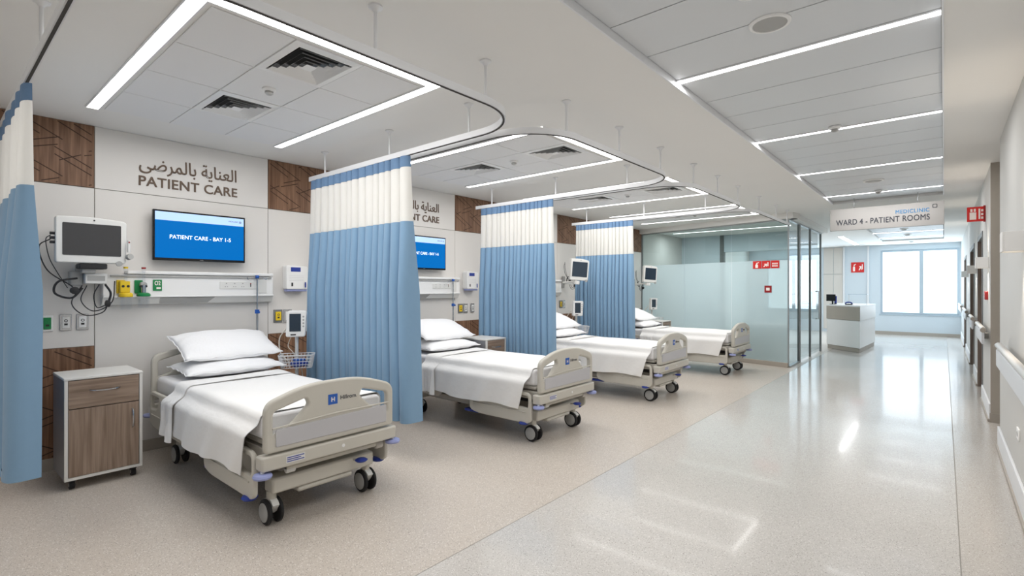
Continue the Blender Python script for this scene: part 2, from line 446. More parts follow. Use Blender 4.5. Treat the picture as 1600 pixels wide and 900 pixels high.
# wood panels with chevron grooves
def wood_panel(y0, y1, z0, z1, label, seed):
    mb = MB(); mb.box(XW + .002, XW + .016, y0 + .003, y1 - .003, z0, z1, M['wood'])
    rnd = random.Random(seed); h = z1 - z0; w = y1 - y0
    def groove(a, b):   # clipped line as a thin dark ribbon
        (ya, za), (yb, zb) = a, b
        d = Vector((yb - ya, zb - za)); n = Vector((-d.y, d.x)).normalized() * .004
        x = XW + .0167
        mb.add([(x, ya - n.x, za - n.y), (x, yb - n.x, zb - n.y), (x, yb + n.x, zb + n.y), (x, ya + n.x, za + n.y)], [(0, 1, 2, 3)], M['woodgroove'])
    def clip(ya, za, yb, zb):
        t0, t1 = 0.0, 1.0
        for (p, dlt, lo, hi) in ((ya, yb - ya, y0 + .02, y1 - .02), (za, zb - za, z0 + .012, z1 - .012)):
            if abs(dlt) < 1e-9:
                if not lo <= p <= hi: return
                continue
            a, b = (lo - p) / dlt, (hi - p) / dlt
            if a > b: a, b = b, a
            t0, t1 = max(t0, a), min(t1, b)
        if t1 - t0 > .03: groove((ya + (yb - ya) * t0, za + (zb - za) * t0), (ya + (yb - ya) * t1, za + (zb - za) * t1))
    c = y0
    while c < y1 + .3:
        for k in range(-2, 5):
            z = z0 + k * .155 + rnd.uniform(-.02, .02)
            if k % 2 == 0:
                clip(c - .05, z + .30, c + .36, z + .06); clip(c - .05, z + .24, c + .22, z + .08)
                clip(c + .14, z + .26, c + .33, z + .32)
            else: clip(c + .17, z + .16, c + .34, z + .22); clip(c - .02, z + .05, c + .12, z + .12)
        c += .36
    return single(mb, 'wood_panel', label, 'wall panel', (XW, (y0 + y1) / 2, z0), 'walnut wall panels between the bays', smooth=False)
spans = [(-.3, .99), (2.467, 3.755), (5.232, 6.4), (7.878, 9.39), (10.867, 11.4)]
up = ['square walnut panel with carved lines above the white patient monitor', 'walnut panel with carved lines above the wall dispenser of the nearest bay', 'walnut panel with carved lines above the dispenser beside the second bay', 'walnut panel high on the wall between the middle and far curtains', 'narrow walnut strip high on the wall touching the glass partition']
lo = ['low walnut panel behind the bedside cabinet of the nearest bed', 'low walnut panel behind the vital signs stand beside nearest bed', 'low walnut panel behind the cabinet beside the second bed', 'low walnut panel behind the pillows of the third bed', 'low walnut panel behind the farthest bed by the glass']
for k, (a, b) in enumerate(spans):
    wood_panel(a, b, 2.365, 2.897, up[k], 3 + k)
    wood_panel(a, b, .1, 1.0, lo[k], 13 + k)

# ------------------------------------------------------------------ ceiling lights, tiles and vents of the bays
BL = [(.84, 2.345), (3.52, 4.965), (6.15, 7.585), (8.82, 10.28)]
nm = ['nearest bay', 'second bay', 'third bay', 'farthest bay']
TX = [-2.76, -3.31, -3.87, -4.43, -4.99]
def vent(x0, x1, y0, y1, label):
    cx, cy = (x0 + x1) / 2, (y0 + y1) / 2; hx, hy = abs(x1 - x0) / 2 - .003, (y1 - y0) / 2 - .003
    t = thing('ceiling_vent', label, 'air vent', (cx, cy, 2.9), 'square louvred air vents in the bay ceilings')
    def ring(mb, a0, z0, a1, z1, m):
        q = lambda a, z: [(cx - hx * a, cy - hy * a, z), (cx + hx * a, cy - hy * a, z), (cx + hx * a, cy + hy * a, z), (cx - hx * a, cy + hy * a, z)]
        mb.add(q(a0, z0) + q(a1, z1), [(i, (i + 1) % 4, 4 + (i + 1) % 4, 4 + i) for i in range(4)], m)
    f = MB(); ring(f, 1, 2.89, .8, 2.884, M['white']); ring(f, 1, 2.9, 1, 2.89, M['white']); ring(f, .8, 2.884, .8, 2.8995, M['white']); f.build('frame', t, smooth=False)
    b = MB(); b.box(cx - hx * .8, cx + hx * .8, cy - hy * .8, cy + hy * .8, 2.8985, 2.8995, M['black']); b.build('backing', t)
    l = MB()
    for a in (.8, .64, .48, .32): ring(l, a - .03, 2.878, a - .12, 2.897, M['white'])
    l.add([(cx - hx * .16, cy - hy * .16, 2.88), (cx + hx * .16, cy - hy * .16, 2.88), (cx + hx * .16, cy + hy * .16, 2.88), (cx - hx * .16, cy + hy * .16, 2.88)], [(0, 1, 2, 3)], M['white'])
    l.build('louvres', t, smooth=False)
def detector(x, y, z, label, r=.045, group='smoke detectors on the ceiling'):
    t = thing('smoke_detector', label, 'smoke detector', (x, y, z), group)
    mb = MB(); mb.lathe([(r, 0), (r, -.012), (r * .85, -.02), (r * .7, -.022)], (x, y, z), M['white']); mb.build('base', t)
    mb = MB(); mb.lathe([(r * .62, -.02), (r * .62, -.034), (r * .4, -.044), (r * .1, -.046)], (x, y, z), M['grey']); mb.build('sensor', t)
for k, (y0, y1) in enumerate(BL):
    t = thing('bay_ceiling_light', 'U-shaped white light strip set in the ceiling over the %s' % nm[k], 'ceiling light', (-3.8, (y0 + y1) / 2, 2.9), 'light strips over the beds')
    w = .07; xa, xb = -2.645, -5.02
    for nme, b in (('diffuser', (xb, xa - w, y0, y0 + w)), ('diffuser', (xa - w, xa, y0, y1)), ('diffuser', (xb, xa - w, y1 - w, y1))):
        mb = MB(); mb.box(b[0], b[1], b[2], b[3], 2.892, 2.8995, M['strip']); mb.build(nme, t, smooth=False)
    fr = MB(); e = .008
    fr.box(xb, xa - w, y0 - e, y0, 2.89, 2.9, M['alu']); fr.box(xb, xa - w, y0 + w, y0 + w + e, 2.89, 2.9, M['alu'])
    fr.box(xb, xa - w, y1, y1 + e, 2.89, 2.9, M['alu']); fr.box(xb, xa - w, y1 - w - e, y1 - w, 2.89, 2.9, M['alu'])
    fr.box(xa, xa + e, y0 - e, y1 + e, 2.89, 2.9, M['alu']); fr.box(xa - w - e, xa - w, y0 + w + e, y1 - w - e, 2.89, 2.9, M['alu'])
    fr.build('frame', t, smooth=False)
    tl = MB(); ya, yb = y0 + .1, y1 - .1; cy = [ya + (yb - ya) * i / 3 for i in range(4)]
    for i in range(4):
        for j in range(3):
            if j == 1 and i in (0, 2): continue
            tl.box(TX[i + 1] + .004, TX[i] - .004, cy[j] + .004, cy[j + 1] - .004, 2.893, 2.8996, M['tile'])
    struct(tl, 'ceiling_tiles', bev=.002)
    vent(TX[1], TX[0], cy[1], cy[2], 'square air vent nearer the corridor in the ceiling of the %s' % nm[k])
    vent(TX[3], TX[2], cy[1], cy[2], 'square air vent nearer the headwall in the ceiling of the %s' % nm[k])
    detector((TX[1] + TX[2]) / 2, (cy[1] + cy[2]) / 2, 2.894, 'small white smoke detector between the two ceiling vents of the %s' % nm[k])

# corridor lights
pl = ['nearest corridor strip light, brightest and longest, just past the round speaker', 'second corridor strip light, with a smoke detector at its middle', 'third corridor strip light ahead of the small far speaker', 'corridor strip light nearest the hanging ward sign']
for k, y in enumerate([-.42, 1.52] + LY):
    lab = pl[k - 2] if k >= 2 else 'corridor strip light overhead nearer the viewpoint, number counted back: %s' % ('second' if k == 0 else 'first')
    if k < 2: continue
    t = thing('corridor_ceiling_light', lab, 'ceiling light', (-.71, y, 2.95), 'strip lights across the corridor ceiling')
    mb = MB(); mb.box(RX0 + .012, RX1 - .012, y - .026, y + .026, 2.938, 2.946, M['strip2']); mb.build('diffuser', t, smooth=False)
    mb = MB(); mb.box(RX0 + .012, RX1 - .012, y - .046, y - .027, 2.936, 2.95, M['alu']); mb.box(RX0 + .012, RX1 - .012, y + .027, y + .046, 2.936, 2.95, M['alu']); mb.build('frame', t, smooth=False)
fl_lab = ['nearer strip light of the ceiling beyond the ward sign', 'middle strip light of the ceiling beyond the ward sign', 'last strip light before the end windows']
for k, y in enumerate((14.6, 16.3, 18.0)):
    t = thing('corridor_ceiling_light', fl_lab[k], 'ceiling light', (-.71, y, 2.94), 'strip lights across the corridor ceiling')
    mb = MB(); mb.box(RX0 + .012, RX1 - .012, y - .03, y + .03, 2.932, 2.9395, M['strip2']); mb.build('diffuser', t, smooth=False)
    mb = MB(); mb.box(RX0 + .012, RX1 - .012, y - .045, y - .031, 2.93, 2.94, M['alu']); mb.box(RX0 + .012, RX1 - .012, y + .031, y + .045, 2.93, 2.94, M['alu']); mb.build('frame', t, smooth=False)
t = thing('reception_ceiling_light', 'white strip light running lengthwise in the ceiling above the counter', 'ceiling light', (-2.12, 18, 2.9))
mb = MB(); mb.box(-2.2, -2.07, 16.3, 19.6, 2.892, 2.8995, M['strip2']); mb.build('diffuser', t)
mb = MB(); mb.box(-2.22, -2.2, 16.3, 19.6, 2.888, 2.9, M['alu']); mb.box(-2.07, -2.05, 16.3, 19.6, 2.888, 2.9, M['alu']); mb.build('frame', t)

def speaker(x, y, r, label):
    t = thing('ceiling_speaker', label, 'speaker', (x, y, 2.94), 'round speakers in the corridor ceiling')
    mb = MB(); mb.lathe([(r, 0), (r, -.006), (r * .93, -.012), (r * .82, -.012), (r * .8, -.004)], (x, y, 2.94), M['white'], n=32); mb.build('rim', t)
    mb = MB(); mb.lathe([(r * .8, -.003), (r * .8, -.007), (r * .12, -.010), (.004, -.010)], (x, y, 2.94), M['grey'], n=32); mb.build('grille', t)
speaker(-.72, 3.0, .105, 'round white speaker in the ceiling just before the nearest corridor strip light')
speaker(-.72, 8.3, .12, 'small far round speaker in the ceiling before the last strip light')
mb = MB(); mb.lathe([(.06, 0), (.06, -.014), (.05, -.02), (.01, -.02)], (-.72, 2.62, 2.94), M['white'], n=28)
single(mb, 'ceiling_cover_plate', 'blank white disc on the ceiling at the top edge, nearer than the speaker', 'cover plate', (-.72, 2.62, 2.94))
detector(-.74, 5.3, 2.936, 'dome smoke detector hanging at the second corridor strip light', .05)
detector(-.74, 9.2, 2.936, 'dome smoke detector at the strip light above the ward sign', .05)
for y, lb in ((15.5, 'nearest of three small detectors just below the ward sign edge'), (17.1, 'middle of three small detectors beyond the ward sign'), (19.2, 'farthest of three small detectors beyond the ward sign')):
    detector(-.74, y, 2.9 if y > 18.9 else 2.938, lb, .085)

# ------------------------------------------------------------------ curtain tracks
def sweep(mb, path, w, z0, z1, m, inset=0.0):
    v = []; n = len(path)
    for i, p in enumerate(path):
        a = Vector(path[max(i - 1, 0)]); b = Vector(path[min(i + 1, n - 1)]); d = (b - a).normalized(); q = Vector((-d.y, d.x)) * w / 2
        for (sx, z) in ((1, z0), (-1, z0), (-1, z1), (1, z1)): v.append((p[0] + q.x * sx, p[1] + q.y * sx, z))
    f = [(0, 1, 2, 3), tuple((n - 1) * 4 + k for k in (3, 2, 1, 0))]
    for i in range(n - 1):
        for k in range(4): f.append((i * 4 + k, (i + 1) * 4 + k, (i + 1) * 4 + (k + 1) % 4, i * 4 + (k + 1) % 4))
    mb.add(v, f, m)
TRK = [(.39, 2.72), (2.83, 5.25), (5.36, 7.74), (7.84, 10.3)]
def arc(cx, cy, r, a0, a1, n=14): return [(cx + r * math.cos(math.radians(a0 + (a1 - a0) * i / n)), cy + r * math.sin(math.radians(a0 + (a1 - a0) * i / n))) for i in range(n + 1)]
TXF = -2.15; R = .45
for k, (ya, yb) in enumerate(TRK):
    t = thing('curtain_track', 'U-shaped white curtain rail hanging on rods below the ceiling of the %s' % nm[k], 'curtain rail', (-3.8, (ya + yb) / 2, 2.65), 'suspended curtain rails')
    path = [(-5.16, ya), (-4.5, ya), (-3.5, ya)] + arc(TXF - R, ya + R, R, -90, 0) + arc(TXF - R, yb - R, R, 0, 90) + [(-3.5, yb), (-4.5, yb), (-5.16, yb)]
    if k == 3: path = path[:2 + 1 + 15] + [(TXF, yb)]
    mb = MB(); sweep(mb, path, .026, 2.636, 2.682, M['alu']); sweep(mb, path, .012, 2.632, 2.637, M['gap']); mb.build('rail', t)
    mid = (ya + yb) / 2
    rods = [(TXF, mid - .08), (TXF, yb - R), (-2.75, yb), (-3.75, yb), (-4.85, yb), (-3.35, ya)]
    if k: rods[5] = (TXF, ya + .32)
    if k == 3: rods = [(TXF, ya + .5), (TXF, mid + .3), (TXF, yb - .15)]
    for (x, y) in rods:
        r = MB(); r.cyl((x, y, 2.68), (x, y, 2.895), .009, M['alu'], n=10); ro = r.build('hanger_rod', t)
        r = MB(); r.lathe([(.036, 0), (.036, -.008), (.02, -.016), (.012, -.03)], (x, y, 2.9), M['alu'], n=18); r.build('flange', ro)

# ------------------------------------------------------------------ curtains
def curtain(x0, x1, y, label, seed, nf, flare=.07, hem=.36, deep=1.0):
    """x0 wall side, x1 free edge"""
    rnd = random.Random(seed)
    ph = [0.0]
    for i in range(nf): ph.append(ph[-1] + rnd.uniform(.65, 1.35))
    tot = ph[-1]; wl = (x1 - x0) / nf; amp = [rnd.uniform(.7, 1.25) for _ in range(nf + 2)]; off = [rnd.uniform(-.25, .25) for _ in range(nf + 2)]
    def pos(s, z):
        u = s * tot; i = 0
        while i < nf - 1 and ph[i + 1] < u: i += 1
        t = (u - ph[i]) / (ph[i + 1] - ph[i])
        down = (2.63 - z) / 2.3
        A = (.028 + .018 * min(1, (2.63 - z) / .56) + .065 * min(1, max(0, 2.07 - z) / .6)) * amp[i] * deep
        fold = .5 - abs(math.sin(PI * t)) ** .62
        x = x0 + (x1 - x0) * s + (x1 - x0) * (s - .0) * flare * .6 * down - .18 * wl * math.sin(2 * PI * t) * min(1, .3 + down)
        yy_ = y + A * fold + .018 * math.sin(s * 9 + seed) * down
        return (x, yy_, z)
    t = thing('privacy_curtain', label, 'curtain', ((x0 + x1) / 2, y, 0), 'blue and white bay curtains')
    nu = nf * 18
    def strip(z0, z1, nv, m, nme, th=.003):
        mb = MB(); mb.grid(lambda a, b: pos(a, z0 + (z1 - z0) * b), nu, nv, m); return mb.build(nme, t, solid=th)
    strip(hem, 2.07, 14, M['blue'], 'fabric_body', .004)
    strip(2.072, 2.535, 6, M['net'], 'net_panel', .002)
    strip(2.537, 2.63, 3, M['blueband'], 'header_band', .004)
    hb = MB(); hb.grid(lambda a, b: tuple(Vector(pos(a, hem + .06 * b)) + Vector((0, -.0035, 0))), nu, 2, M['blue']); hb.build('hem', t, solid=.003)
    return t
curtain(-5.45, -3.83, .39, 'blue and white curtain bunched at the left edge beside the bedside cabinet', 3, 7, -.06, .43, 1.35)
curtain(-5.12, -3.47, 2.71, 'large blue and white curtain between the nearest and second beds', 11, 15, deep=1.3)
curtain(-5.06, -3.79, 5.24, 'middle blue and white curtain between the second and third beds', 23, 16, .03, deep=1.1)
curtain(-5.07, -3.95, 7.73, 'farthest blue and white curtain between the third bed and the last bed', 31, 16, .03, deep=1.1)

# ------------------------------------------------------------------ headwall things (bay 1 coordinates, copied along the wall)
BAYS = [0, 1, 2, 3]
LET_L = ['bronze Arabic and English wall lettering in full view above the nearest bed', 'partly covered Arabic and English wall lettering above the second bed']
def lettering(dy, label):
    y0 = 1.305 + dy; t = thing('raised_lettering', label, 'lettering', (XW + .014, y0 + .42, 2.44), 'raised bilingual wall lettering')
    for body, w_, h_, bold, sp, yo, z0, nme in (('PATIENT CARE', .845, .092, .012, 1.04, 0, 2.438, 'english_word'), (AR, .835, .165, .006, 1.0, .003, 2.553, 'arabic_word')):
        me = text_mesh(body, width=w_, height=h_, bold=bold, depth=.008, sp=sp)
        iv = sorted((min(me.vertices[i].co.x for i in p.vertices), max(me.vertices[i].co.x for i in p.vertices)) for p in me.polygons)
        best, cut, reach = 0, .4, 0
        for a_, b_ in iv:
            if .3 < a_ < .65 and a_ - reach > best: best = a_ - reach; cut = (a_ + reach) / 2
            reach = max(reach, b_)
        mt = frame_x(XW + .016, y0 + yo, z0)
        for sd in (0, 1):
            ids = {v.index: i for i, v in enumerate([v for v in me.vertices if (v.co.x > cut) == bool(sd)])}
            mb = MB(); mb.add([mt @ v.co for v in me.vertices if v.index in ids], [tuple(ids[q] for q in p.vertices) for p in me.polygons if p.vertices[0] in ids], M['brown']); mb.build(nme, t, smooth=False)
lettering(0, LET_L[0]); lettering(WO[1], LET_L[1])

def television(dy, label):
    y0, y1, z0, z1 = 1.388 + dy, 2.19 + dy, 1.757, 2.223; X = XW + .115
    t = thing('television', label, 'television', (XW + .012, (y0 + y1) / 2, 1.95), 'wall screens above the beds')
    mb = MB(); mb.box(X - .035, X, y0, y1, z0, z1, M['black']); mb.build('bezel', t, bev=.006)
    mb = MB(); mb.box(XW + .012, X - .035, y0 + .2, y1 - .2, z0 + .1, z1 - .1, M['dark']); mb.build('wall_bracket', t, bev=.004)
    mb = MB(); mb.box(X, X + .0015, y0 + .016, y1 - .016, z0 + .024, z1 - .016, M['tvblue']); sc = mb.build('screen', t)
    mb = MB(); mb.box(X + .0015, X + .0022, y0 + .016, y1 - .016, z1 - .094, z1 - .016, M['tvstrip']); mb.build('banner', sc)
    mb = MB(); mb.mesh(text_mesh('PATIENT CARE - BAY 1-5', width=.53, height=.037, bold=.006, depth=.001), frame_x(X + .0025, y0 + .132, 1.962), M['tvtext']); mb.build('screen_text', sc, smooth=False)
    mb = MB(); mb.mesh(text_mesh('MEDICLINIC', width=.09, depth=.001), frame_x(X + .003, y1 - .16, z1 - .058), M['ink'])
    mb.mesh(plate([[(0, 0), (.018, 0), (.018, .018), (0, .018)], [(.004, .004), (.014, .004), (.014, .014), (.004, .014)]], .001), frame_x(X + .003, y1 - .06, z1 - .064), M['ink']); mb.build('banner_text', sc, smooth=False)
    mb = MB(); mb.mesh(text_mesh('PANEL', width=.03, depth=.001), frame_x(X + .001, (y0 + y1) / 2 - .015, z0 + .008), M['grey']); mb.build('maker_mark', t, smooth=False)
television(0, 'wide flat wall screen with blue picture, fully visible over the nearest bed')
television(WO[1], 'wall screen with blue picture half hidden behind the large curtain')

def bed_head_unit(dy, label, full=True):
    y0, y1 = 1.03 + dy, 2.483 + dy; z0, z1 = 1.385, 1.655; X = XW + .012
    t = thing('bed_head_unit', label, 'medical supply unit', (X, (y0 + y1) / 2, z0), 'white supply units on the headwall')
    mb = MB(); mb.box(X, X + .085, y0, y1, z0 + .045, z1 - .035, M['white']); mb.build('body', t, bev=.006)
    mb = MB(); mb.box(X, X + .1, y0 + .17, y1, z1 - .032, z1, M['white']); mb.build('top_shelf', t, bev=.008)
    mb = MB(); mb.box(X + .085, X + .097, y0 + .05, y1 - .02, z1 - .058, z1 - .04, M['grey']); mb.build('equipment_rail', t, bev=.003)
    mb = MB(); mb.hexa([(X, y0), (X + .1, y0), (X + .1, y1), (X, y1)], z0 + .03, z0 + .048, M['white']); mb.build('lower_shelf', t, bev=.004)
    mb = MB()
    prof = [(X, z0 - .04), (X + .055, z0 - .03), (X + .085, z0 + .03), (X, z0 + .03)]
    n = len(prof); v = [(x, y0, z) for x, z in prof] + [(x, y1, z) for x, z in prof]
    mb.add(v, [tuple(range(n)), tuple(range(2 * n - 1, n - 1, -1))] + [(i, n + i, n + (i + 1) % n, (i + 1) % n) for i in range(n)], M['whitep']); mb.build('light_trough', t)
    a = y0 + .42; mb = MB(); mb.add([(X + .088, a, z0 + .026), (X + .088, a + .46, z0 + .026), (X + .060, a + .40, z0 - .026), (X + .060, a + .0, z0 - .026)], [(0, 1, 2, 3)], M['grey']); mb.build('light_lens', t, solid=.004)
    # socket strip
    s0 = 1.955 + dy
    mb = MB(); mb.box(X + .085, X + .091, s0, s0 + .35, 1.49, 1.565, M['whitep']); so = mb.build('socket_strip', t, bev=.003)
    for i in range(4):
        c = s0 + .06 + i * .078; mm = M['grey'] if i < 3 else M['redd']
        mb = MB(); mb.box(X + .091, X + .0925, c - .005, c + .005, 1.54, 1.552, mm)
        if i < 3: mb.box(X + .091, X + .0925, c - .014, c - .006, 1.51, 1.518, mm); mb.box(X + .091, X + .0925, c + .006, c + .014, 1.51, 1.518, mm)
        else: mb.box(X + .091, X + .0925, c - .003, c + .003, 1.512, 1.54, M['black'])
        mb.build('socket', so)
    mb = MB(); mb.box(X + .085, X + .091, s0 + .365, s0 + .46, 1.445, 1.59, M['whitep']); mb.build('blank_cover', t, bev=.003)
    return t
bed_head_unit(0, 'long white supply unit with sockets on the wall under the nearest television')
bed_head_unit(WO[1], 'white supply unit on the wall above the second bed, left end behind a curtain')
bed_head_unit(WO[2], 'white supply unit of the third bay, only its end showing past the middle curtain')

def gas_outlet(y, mainm, label, jarlen, name):
    X = XW + .1; t = thing(name, label, 'gas regulator', (X, y, 1.45), None)
    mb = MB(); mb.box(X - .003, X + .012, y - .058, y + .005, 1.452, 1.57, mainm); mb.build('back_plate', t, bev=.006)
    mb = MB()
    if mainm is M['yellow']:
        mb.box(X + .012, X + .06, y - .042, y + .03, 1.46, 1.56, mainm); mb.lathe([(.052, 0), (.052, .03), (.04, .04)], (X + .05, y, 1.42), mainm)
    else:
        mb.cyl((X + .01, y, 1.53), (X + .06, y, 1.53), .026, M['grey']); mb.cyl((X + .05, y, 1.45), (X + .05, y, 1.53), .018, M['chrome']); mb.lathe([(.052, 0), (.052, .022), (.03, .034)], (X + .05, y, 1.425), mainm)
    mb.build('valve_body', t, bev=.006)
    mb = MB()
    for q in (-.016, .02): mb.cyl((X + .06, y + q - .005, 1.515), (X + .063, y + q - .005, 1.515), .011, M['dark'])
    mb.build('dial', t)
    mb = MB(); mb.lathe([(.013, 0), (.013, .085), (.018, .09), (.018, .105), (.006, .115)], (X + .05, y, 1.56), M['jar']); mb.cyl((X + .05, y, 1.67), (X + .05, y, 1.685), .017, mainm if mainm is M['yellow'] else M['redd']); mb.build('flow_tube', t)
    mb = MB(); mb.lathe([(.042, 0), (.044, .01), (.044, jarlen)], (X + .05, y, 1.424 - jarlen), M['jar'], n=24); mb.build('glass_jar', t)
gas_outlet(1.18, M['yellow'], 'yellow suction regulator with clear jar hanging on the headwall unit', .11, 'suction_regulator')
gas_outlet(1.31, M['green'], 'green oxygen flowmeter with clear jar hanging on the headwall unit', .10, 'oxygen_flowmeter')
X = XW + .097
t = thing('oxygen_outlet_plate', 'small green plate with white O2 mark on the nearest headwall unit', 'outlet plate', (X, 1.43, 1.5))
mb = MB(); mb.box(X, X + .01, 1.392, 1.462, 1.475, 1.575, M['green']); mb.build('plate', t, bev=.003)
mb = MB(); mb.mesh(text_mesh('O2', width=.046, height=.04, bold=.02, depth=.001), frame_x(X + .0105, 1.404, 1.525), M['signw']); mb.box(X + .01, X + .0108, 1.418, 1.452, 1.49, 1.508, M['signw']); mb.build('marking', t, smooth=False)

def wall_outlet(y0, y1, z0, z1, kind, label):
    X = XW + .012; t = thing('power_outlet', label, 'wall outlet', (X, (y0 + y1) / 2, z0), 'square outlets on the headwall')
    mb = MB(); mb.box(X, X + .012, y0, y1, z0, z1, M['chrome' if kind in 'bw' else 'white'] if kind != 'y' else M['post']); mb.build('plate', t, bev=.003)
    c = (y0 + y1) / 2; h = (z0 + z1) / 2; w = (y1 - y0) * .32
    mb = MB(); face = {'g': 'green', 'b': 'whitep', 'w': 'white', 'y': 'yellow'}[kind]
    mb.box(X + .012, X + .02, c - w, c + w, h - .048, h + .048, M[face]); f = mb.build('face', t, bev=.003)
    mb = MB()
    mb.cyl((X + .02, c, h + .014), (X + .0215, c, h + .014), .012, M['dark' if kind != 'g' else 'green']); mb.cyl((X + .0216, c, h + .014), (X + .022, c, h + .014), .007, M[face]); mb.box(X + .02, X + .0215, c - .011, c + .011, h - .024, h - .008, M['dark'])
    mb.build('symbol', f)
    return t
wall_outlet(.648, .722, 1.145, 1.275, 'g', 'outlet with a green square face beside the left curtain')
wall_outlet(.762, .838, 1.145, 1.28, 'b', 'metal framed outlet in the middle of three under the monitor cables')
wall_outlet(.868, .948, 1.145, 1.28, 'w', 'metal framed outlet rightmost of three under the monitor cables')
for k in range(3):
    d = WO[k]; s = ['beside the vital signs monitor near the large curtain', 'low between second bed and middle curtain', 'on the narrow wall between middle and far curtains'][k]
    wall_outlet(2.525 + d, 2.62 + d, 1.12, 1.262, 'y', 'grey outlet with a yellow plug, ' + s)
    wall_outlet(2.632 + d, 2.725 + d, 1.12, 1.262, 'b', 'metal outlet with pale face, ' + s)
wall_outlet(2.79 + WO[1], 2.87 + WO[1], 1.12, 1.262, 'w', 'single metal outlet tucked against the middle curtain by the second bed')

def dispenser(dy, label):
    X = XW + .012; y0, y1, z0, z1 = 2.622 + dy, 2.87 + dy, 1.465, 1.752
    t = thing('hygiene_dispenser', label, 'dispenser', (X, (y0 + y1) / 2, z0), 'white wall dispensers with blue labels')
    mb = MB(); mb.mesh(plate([rounded([(y0, z0 + .02), (y1, z0 + .02), (y1, z1 - .01), (y0, z1)], .025)], .1, .008), frame_x(X + .05, 0, 0), M['white']); mb.build('housing', t)
    mb = MB(); mb.box(X + .015, X + .09, y0 + .01, y1 - .006, z0 - .004, z0 + .022, M['lav']); mb.build('drip_tray', t, bev=.008)
    mb = MB(); mb.box(X + .1, X + .104, y0 + .05, y0 + .16, z1 - .07, z1 - .022, M['navy']); mb.build('label_plate', t, bev=.003)
    mb = MB(); mb.box(X + .1, X + .102, y0 + .055, y0 + .075, z0 + .055, z0 + .095, M['dark']); mb.build('sensor_window', t, bev=.002)
    mb = MB(); mb.box(X + .1, X + .108, y1 - .04, y1 - .025, z0 + .04, z0 + .1, M['navy']); mb.build('lever', t, bev=.003)
    mb = MB()
    for i in range(4): mb.box(X + .1, X + .1005, y0 + .03, y1 - .05, z0 + .115 + i * .018, z0 + .117 + i * .018, M['bedin'])
    mb.build('printed_lines', t)
dispenser(0, 'white wall dispenser with blue label left of the large curtain')
dispenser(WO[1], 'white wall dispenser with blue label left of the middle curtain')

# patient monitor of the nearest bay
def patient_monitor(x, y, z, w, h, label, rz=0.0, arm=None, scr='screen'):
    """built facing +X around (x, y, z) = centre of the screen"""
    t = thing('patient_monitor', label, 'medical monitor', (x, y, z), 'patient monitors on wall arms')
    def F(dx): return frame_x(x + dx, y, z)
    mb = MB(); mb.mesh(plate([rounded([(-w / 2, -h / 2), (w / 2 * .97, -h / 2), (w / 2, h / 2 * .93), (0, h / 2 * 1.06), (-w / 2, h / 2)], [.02, .02, .03, .3, .02])], .07, .008), F(-.035), M['whitep']); mb.build('casing', t)
    mb = MB(); mb.mesh(plate([rounded([(-w * .41, -h * .335), (w * .41, -h * .335), (w * .41, h * .37), (-w * .41, h * .37)], .008)], .004), F(.001), M[scr]); mb.build('screen', t)
    mb = MB(); mb.cyl((x, y + .01, z + h * .45), (x + .003, y + .01, z + h * .45), .006, M['dark']); mb.build('indicator', t)
    mb = MB(); mb.cyl((x - .005, y + w * .38, z - h * .5), (x + .012, y + w * .38, z - h * .5), .022, M['grey']); mb.build('knob', t)
    mb = MB(); mb.box(x - .1, x - .035, y - .12, y + .12, z - h * .35, z + h * .3, M['grey']); mb.build('rear_housing', t, bev=.01)
    return t
t = patient_monitor(-5.27, .922, 1.885, .455, .365, 'wide white patient monitor with blank dark screen beside the left curtain')
mb = MB(); mb.box(-5.59, -5.31, .86, .95, 1.62, 1.70, M['grey']); mb.box(-5.42, -5.28, .84, 1.02, 1.655, 1.70, M['dark']); mb.build('wall_arm', t, bev=.008)
mb = MB()
for i, z in enumerate((1.93, 1.895, 1.86)): mb.cyl((-5.3, .697, z), (-5.3, .665, z), .011, M['dark'], n=10)
mb.build('plugs', t)
mb = MB(); mb.cyl((-5.24, 1.155, 1.80), (-5.24, 1.155, 1.90), .012, M['whitep']); mb.cyl((-5.26, 1.155, 1.76), (-5.225, 1.165, 1.765), .024, M['grey']); mb.cyl((-5.24, 1.155, 1.885), (-5.222, 1.155, 1.885), .006, M['redd']); mb.build('probe_holder', t)
t = thing('monitor_module', 'small white module box with grey display under the nearest patient monitor', 'medical module', (-5.4, .93, 1.56))
mb = MB(); mb.box(-5.5, -5.34, .885, 1.03, 1.535, 1.622, M['whitep']); mb.box(-5.588, -5.5, .92, .98, 1.56, 1.6, M['grey']); mb.build('casing', t, bev=.008)
mb = MB(); mb.box(-5.34, -5.337, .90, 1.015, 1.56, 1.60, M['grey']); mb.build('display', t)
mb = MB(); mb.box(-5.50, -5.40, .80, .884, 1.52, 1.64, M['grey']); mb.build('side_unit', t, bev=.01)
def bez(pts, n=24):
    P = [Vector(p) for p in pts]; out = []
    P = [P[0] * 2 - P[1]] + P + [P[-1] * 2 - P[-2]]
    for i in range(1, len(P) - 2):
        for k in range(n // 3):
            t_ = k / (n // 3); a, b, c, d = P[i - 1:i + 3]
            out.append(.5 * ((2 * b) + (c - a) * t_ + (2 * a - 5 * b + 4 * c - d) * t_ ** 2 + (3 * b - a - 3 * c + d) * t_ ** 3))
    out.append(P[-2]); return out
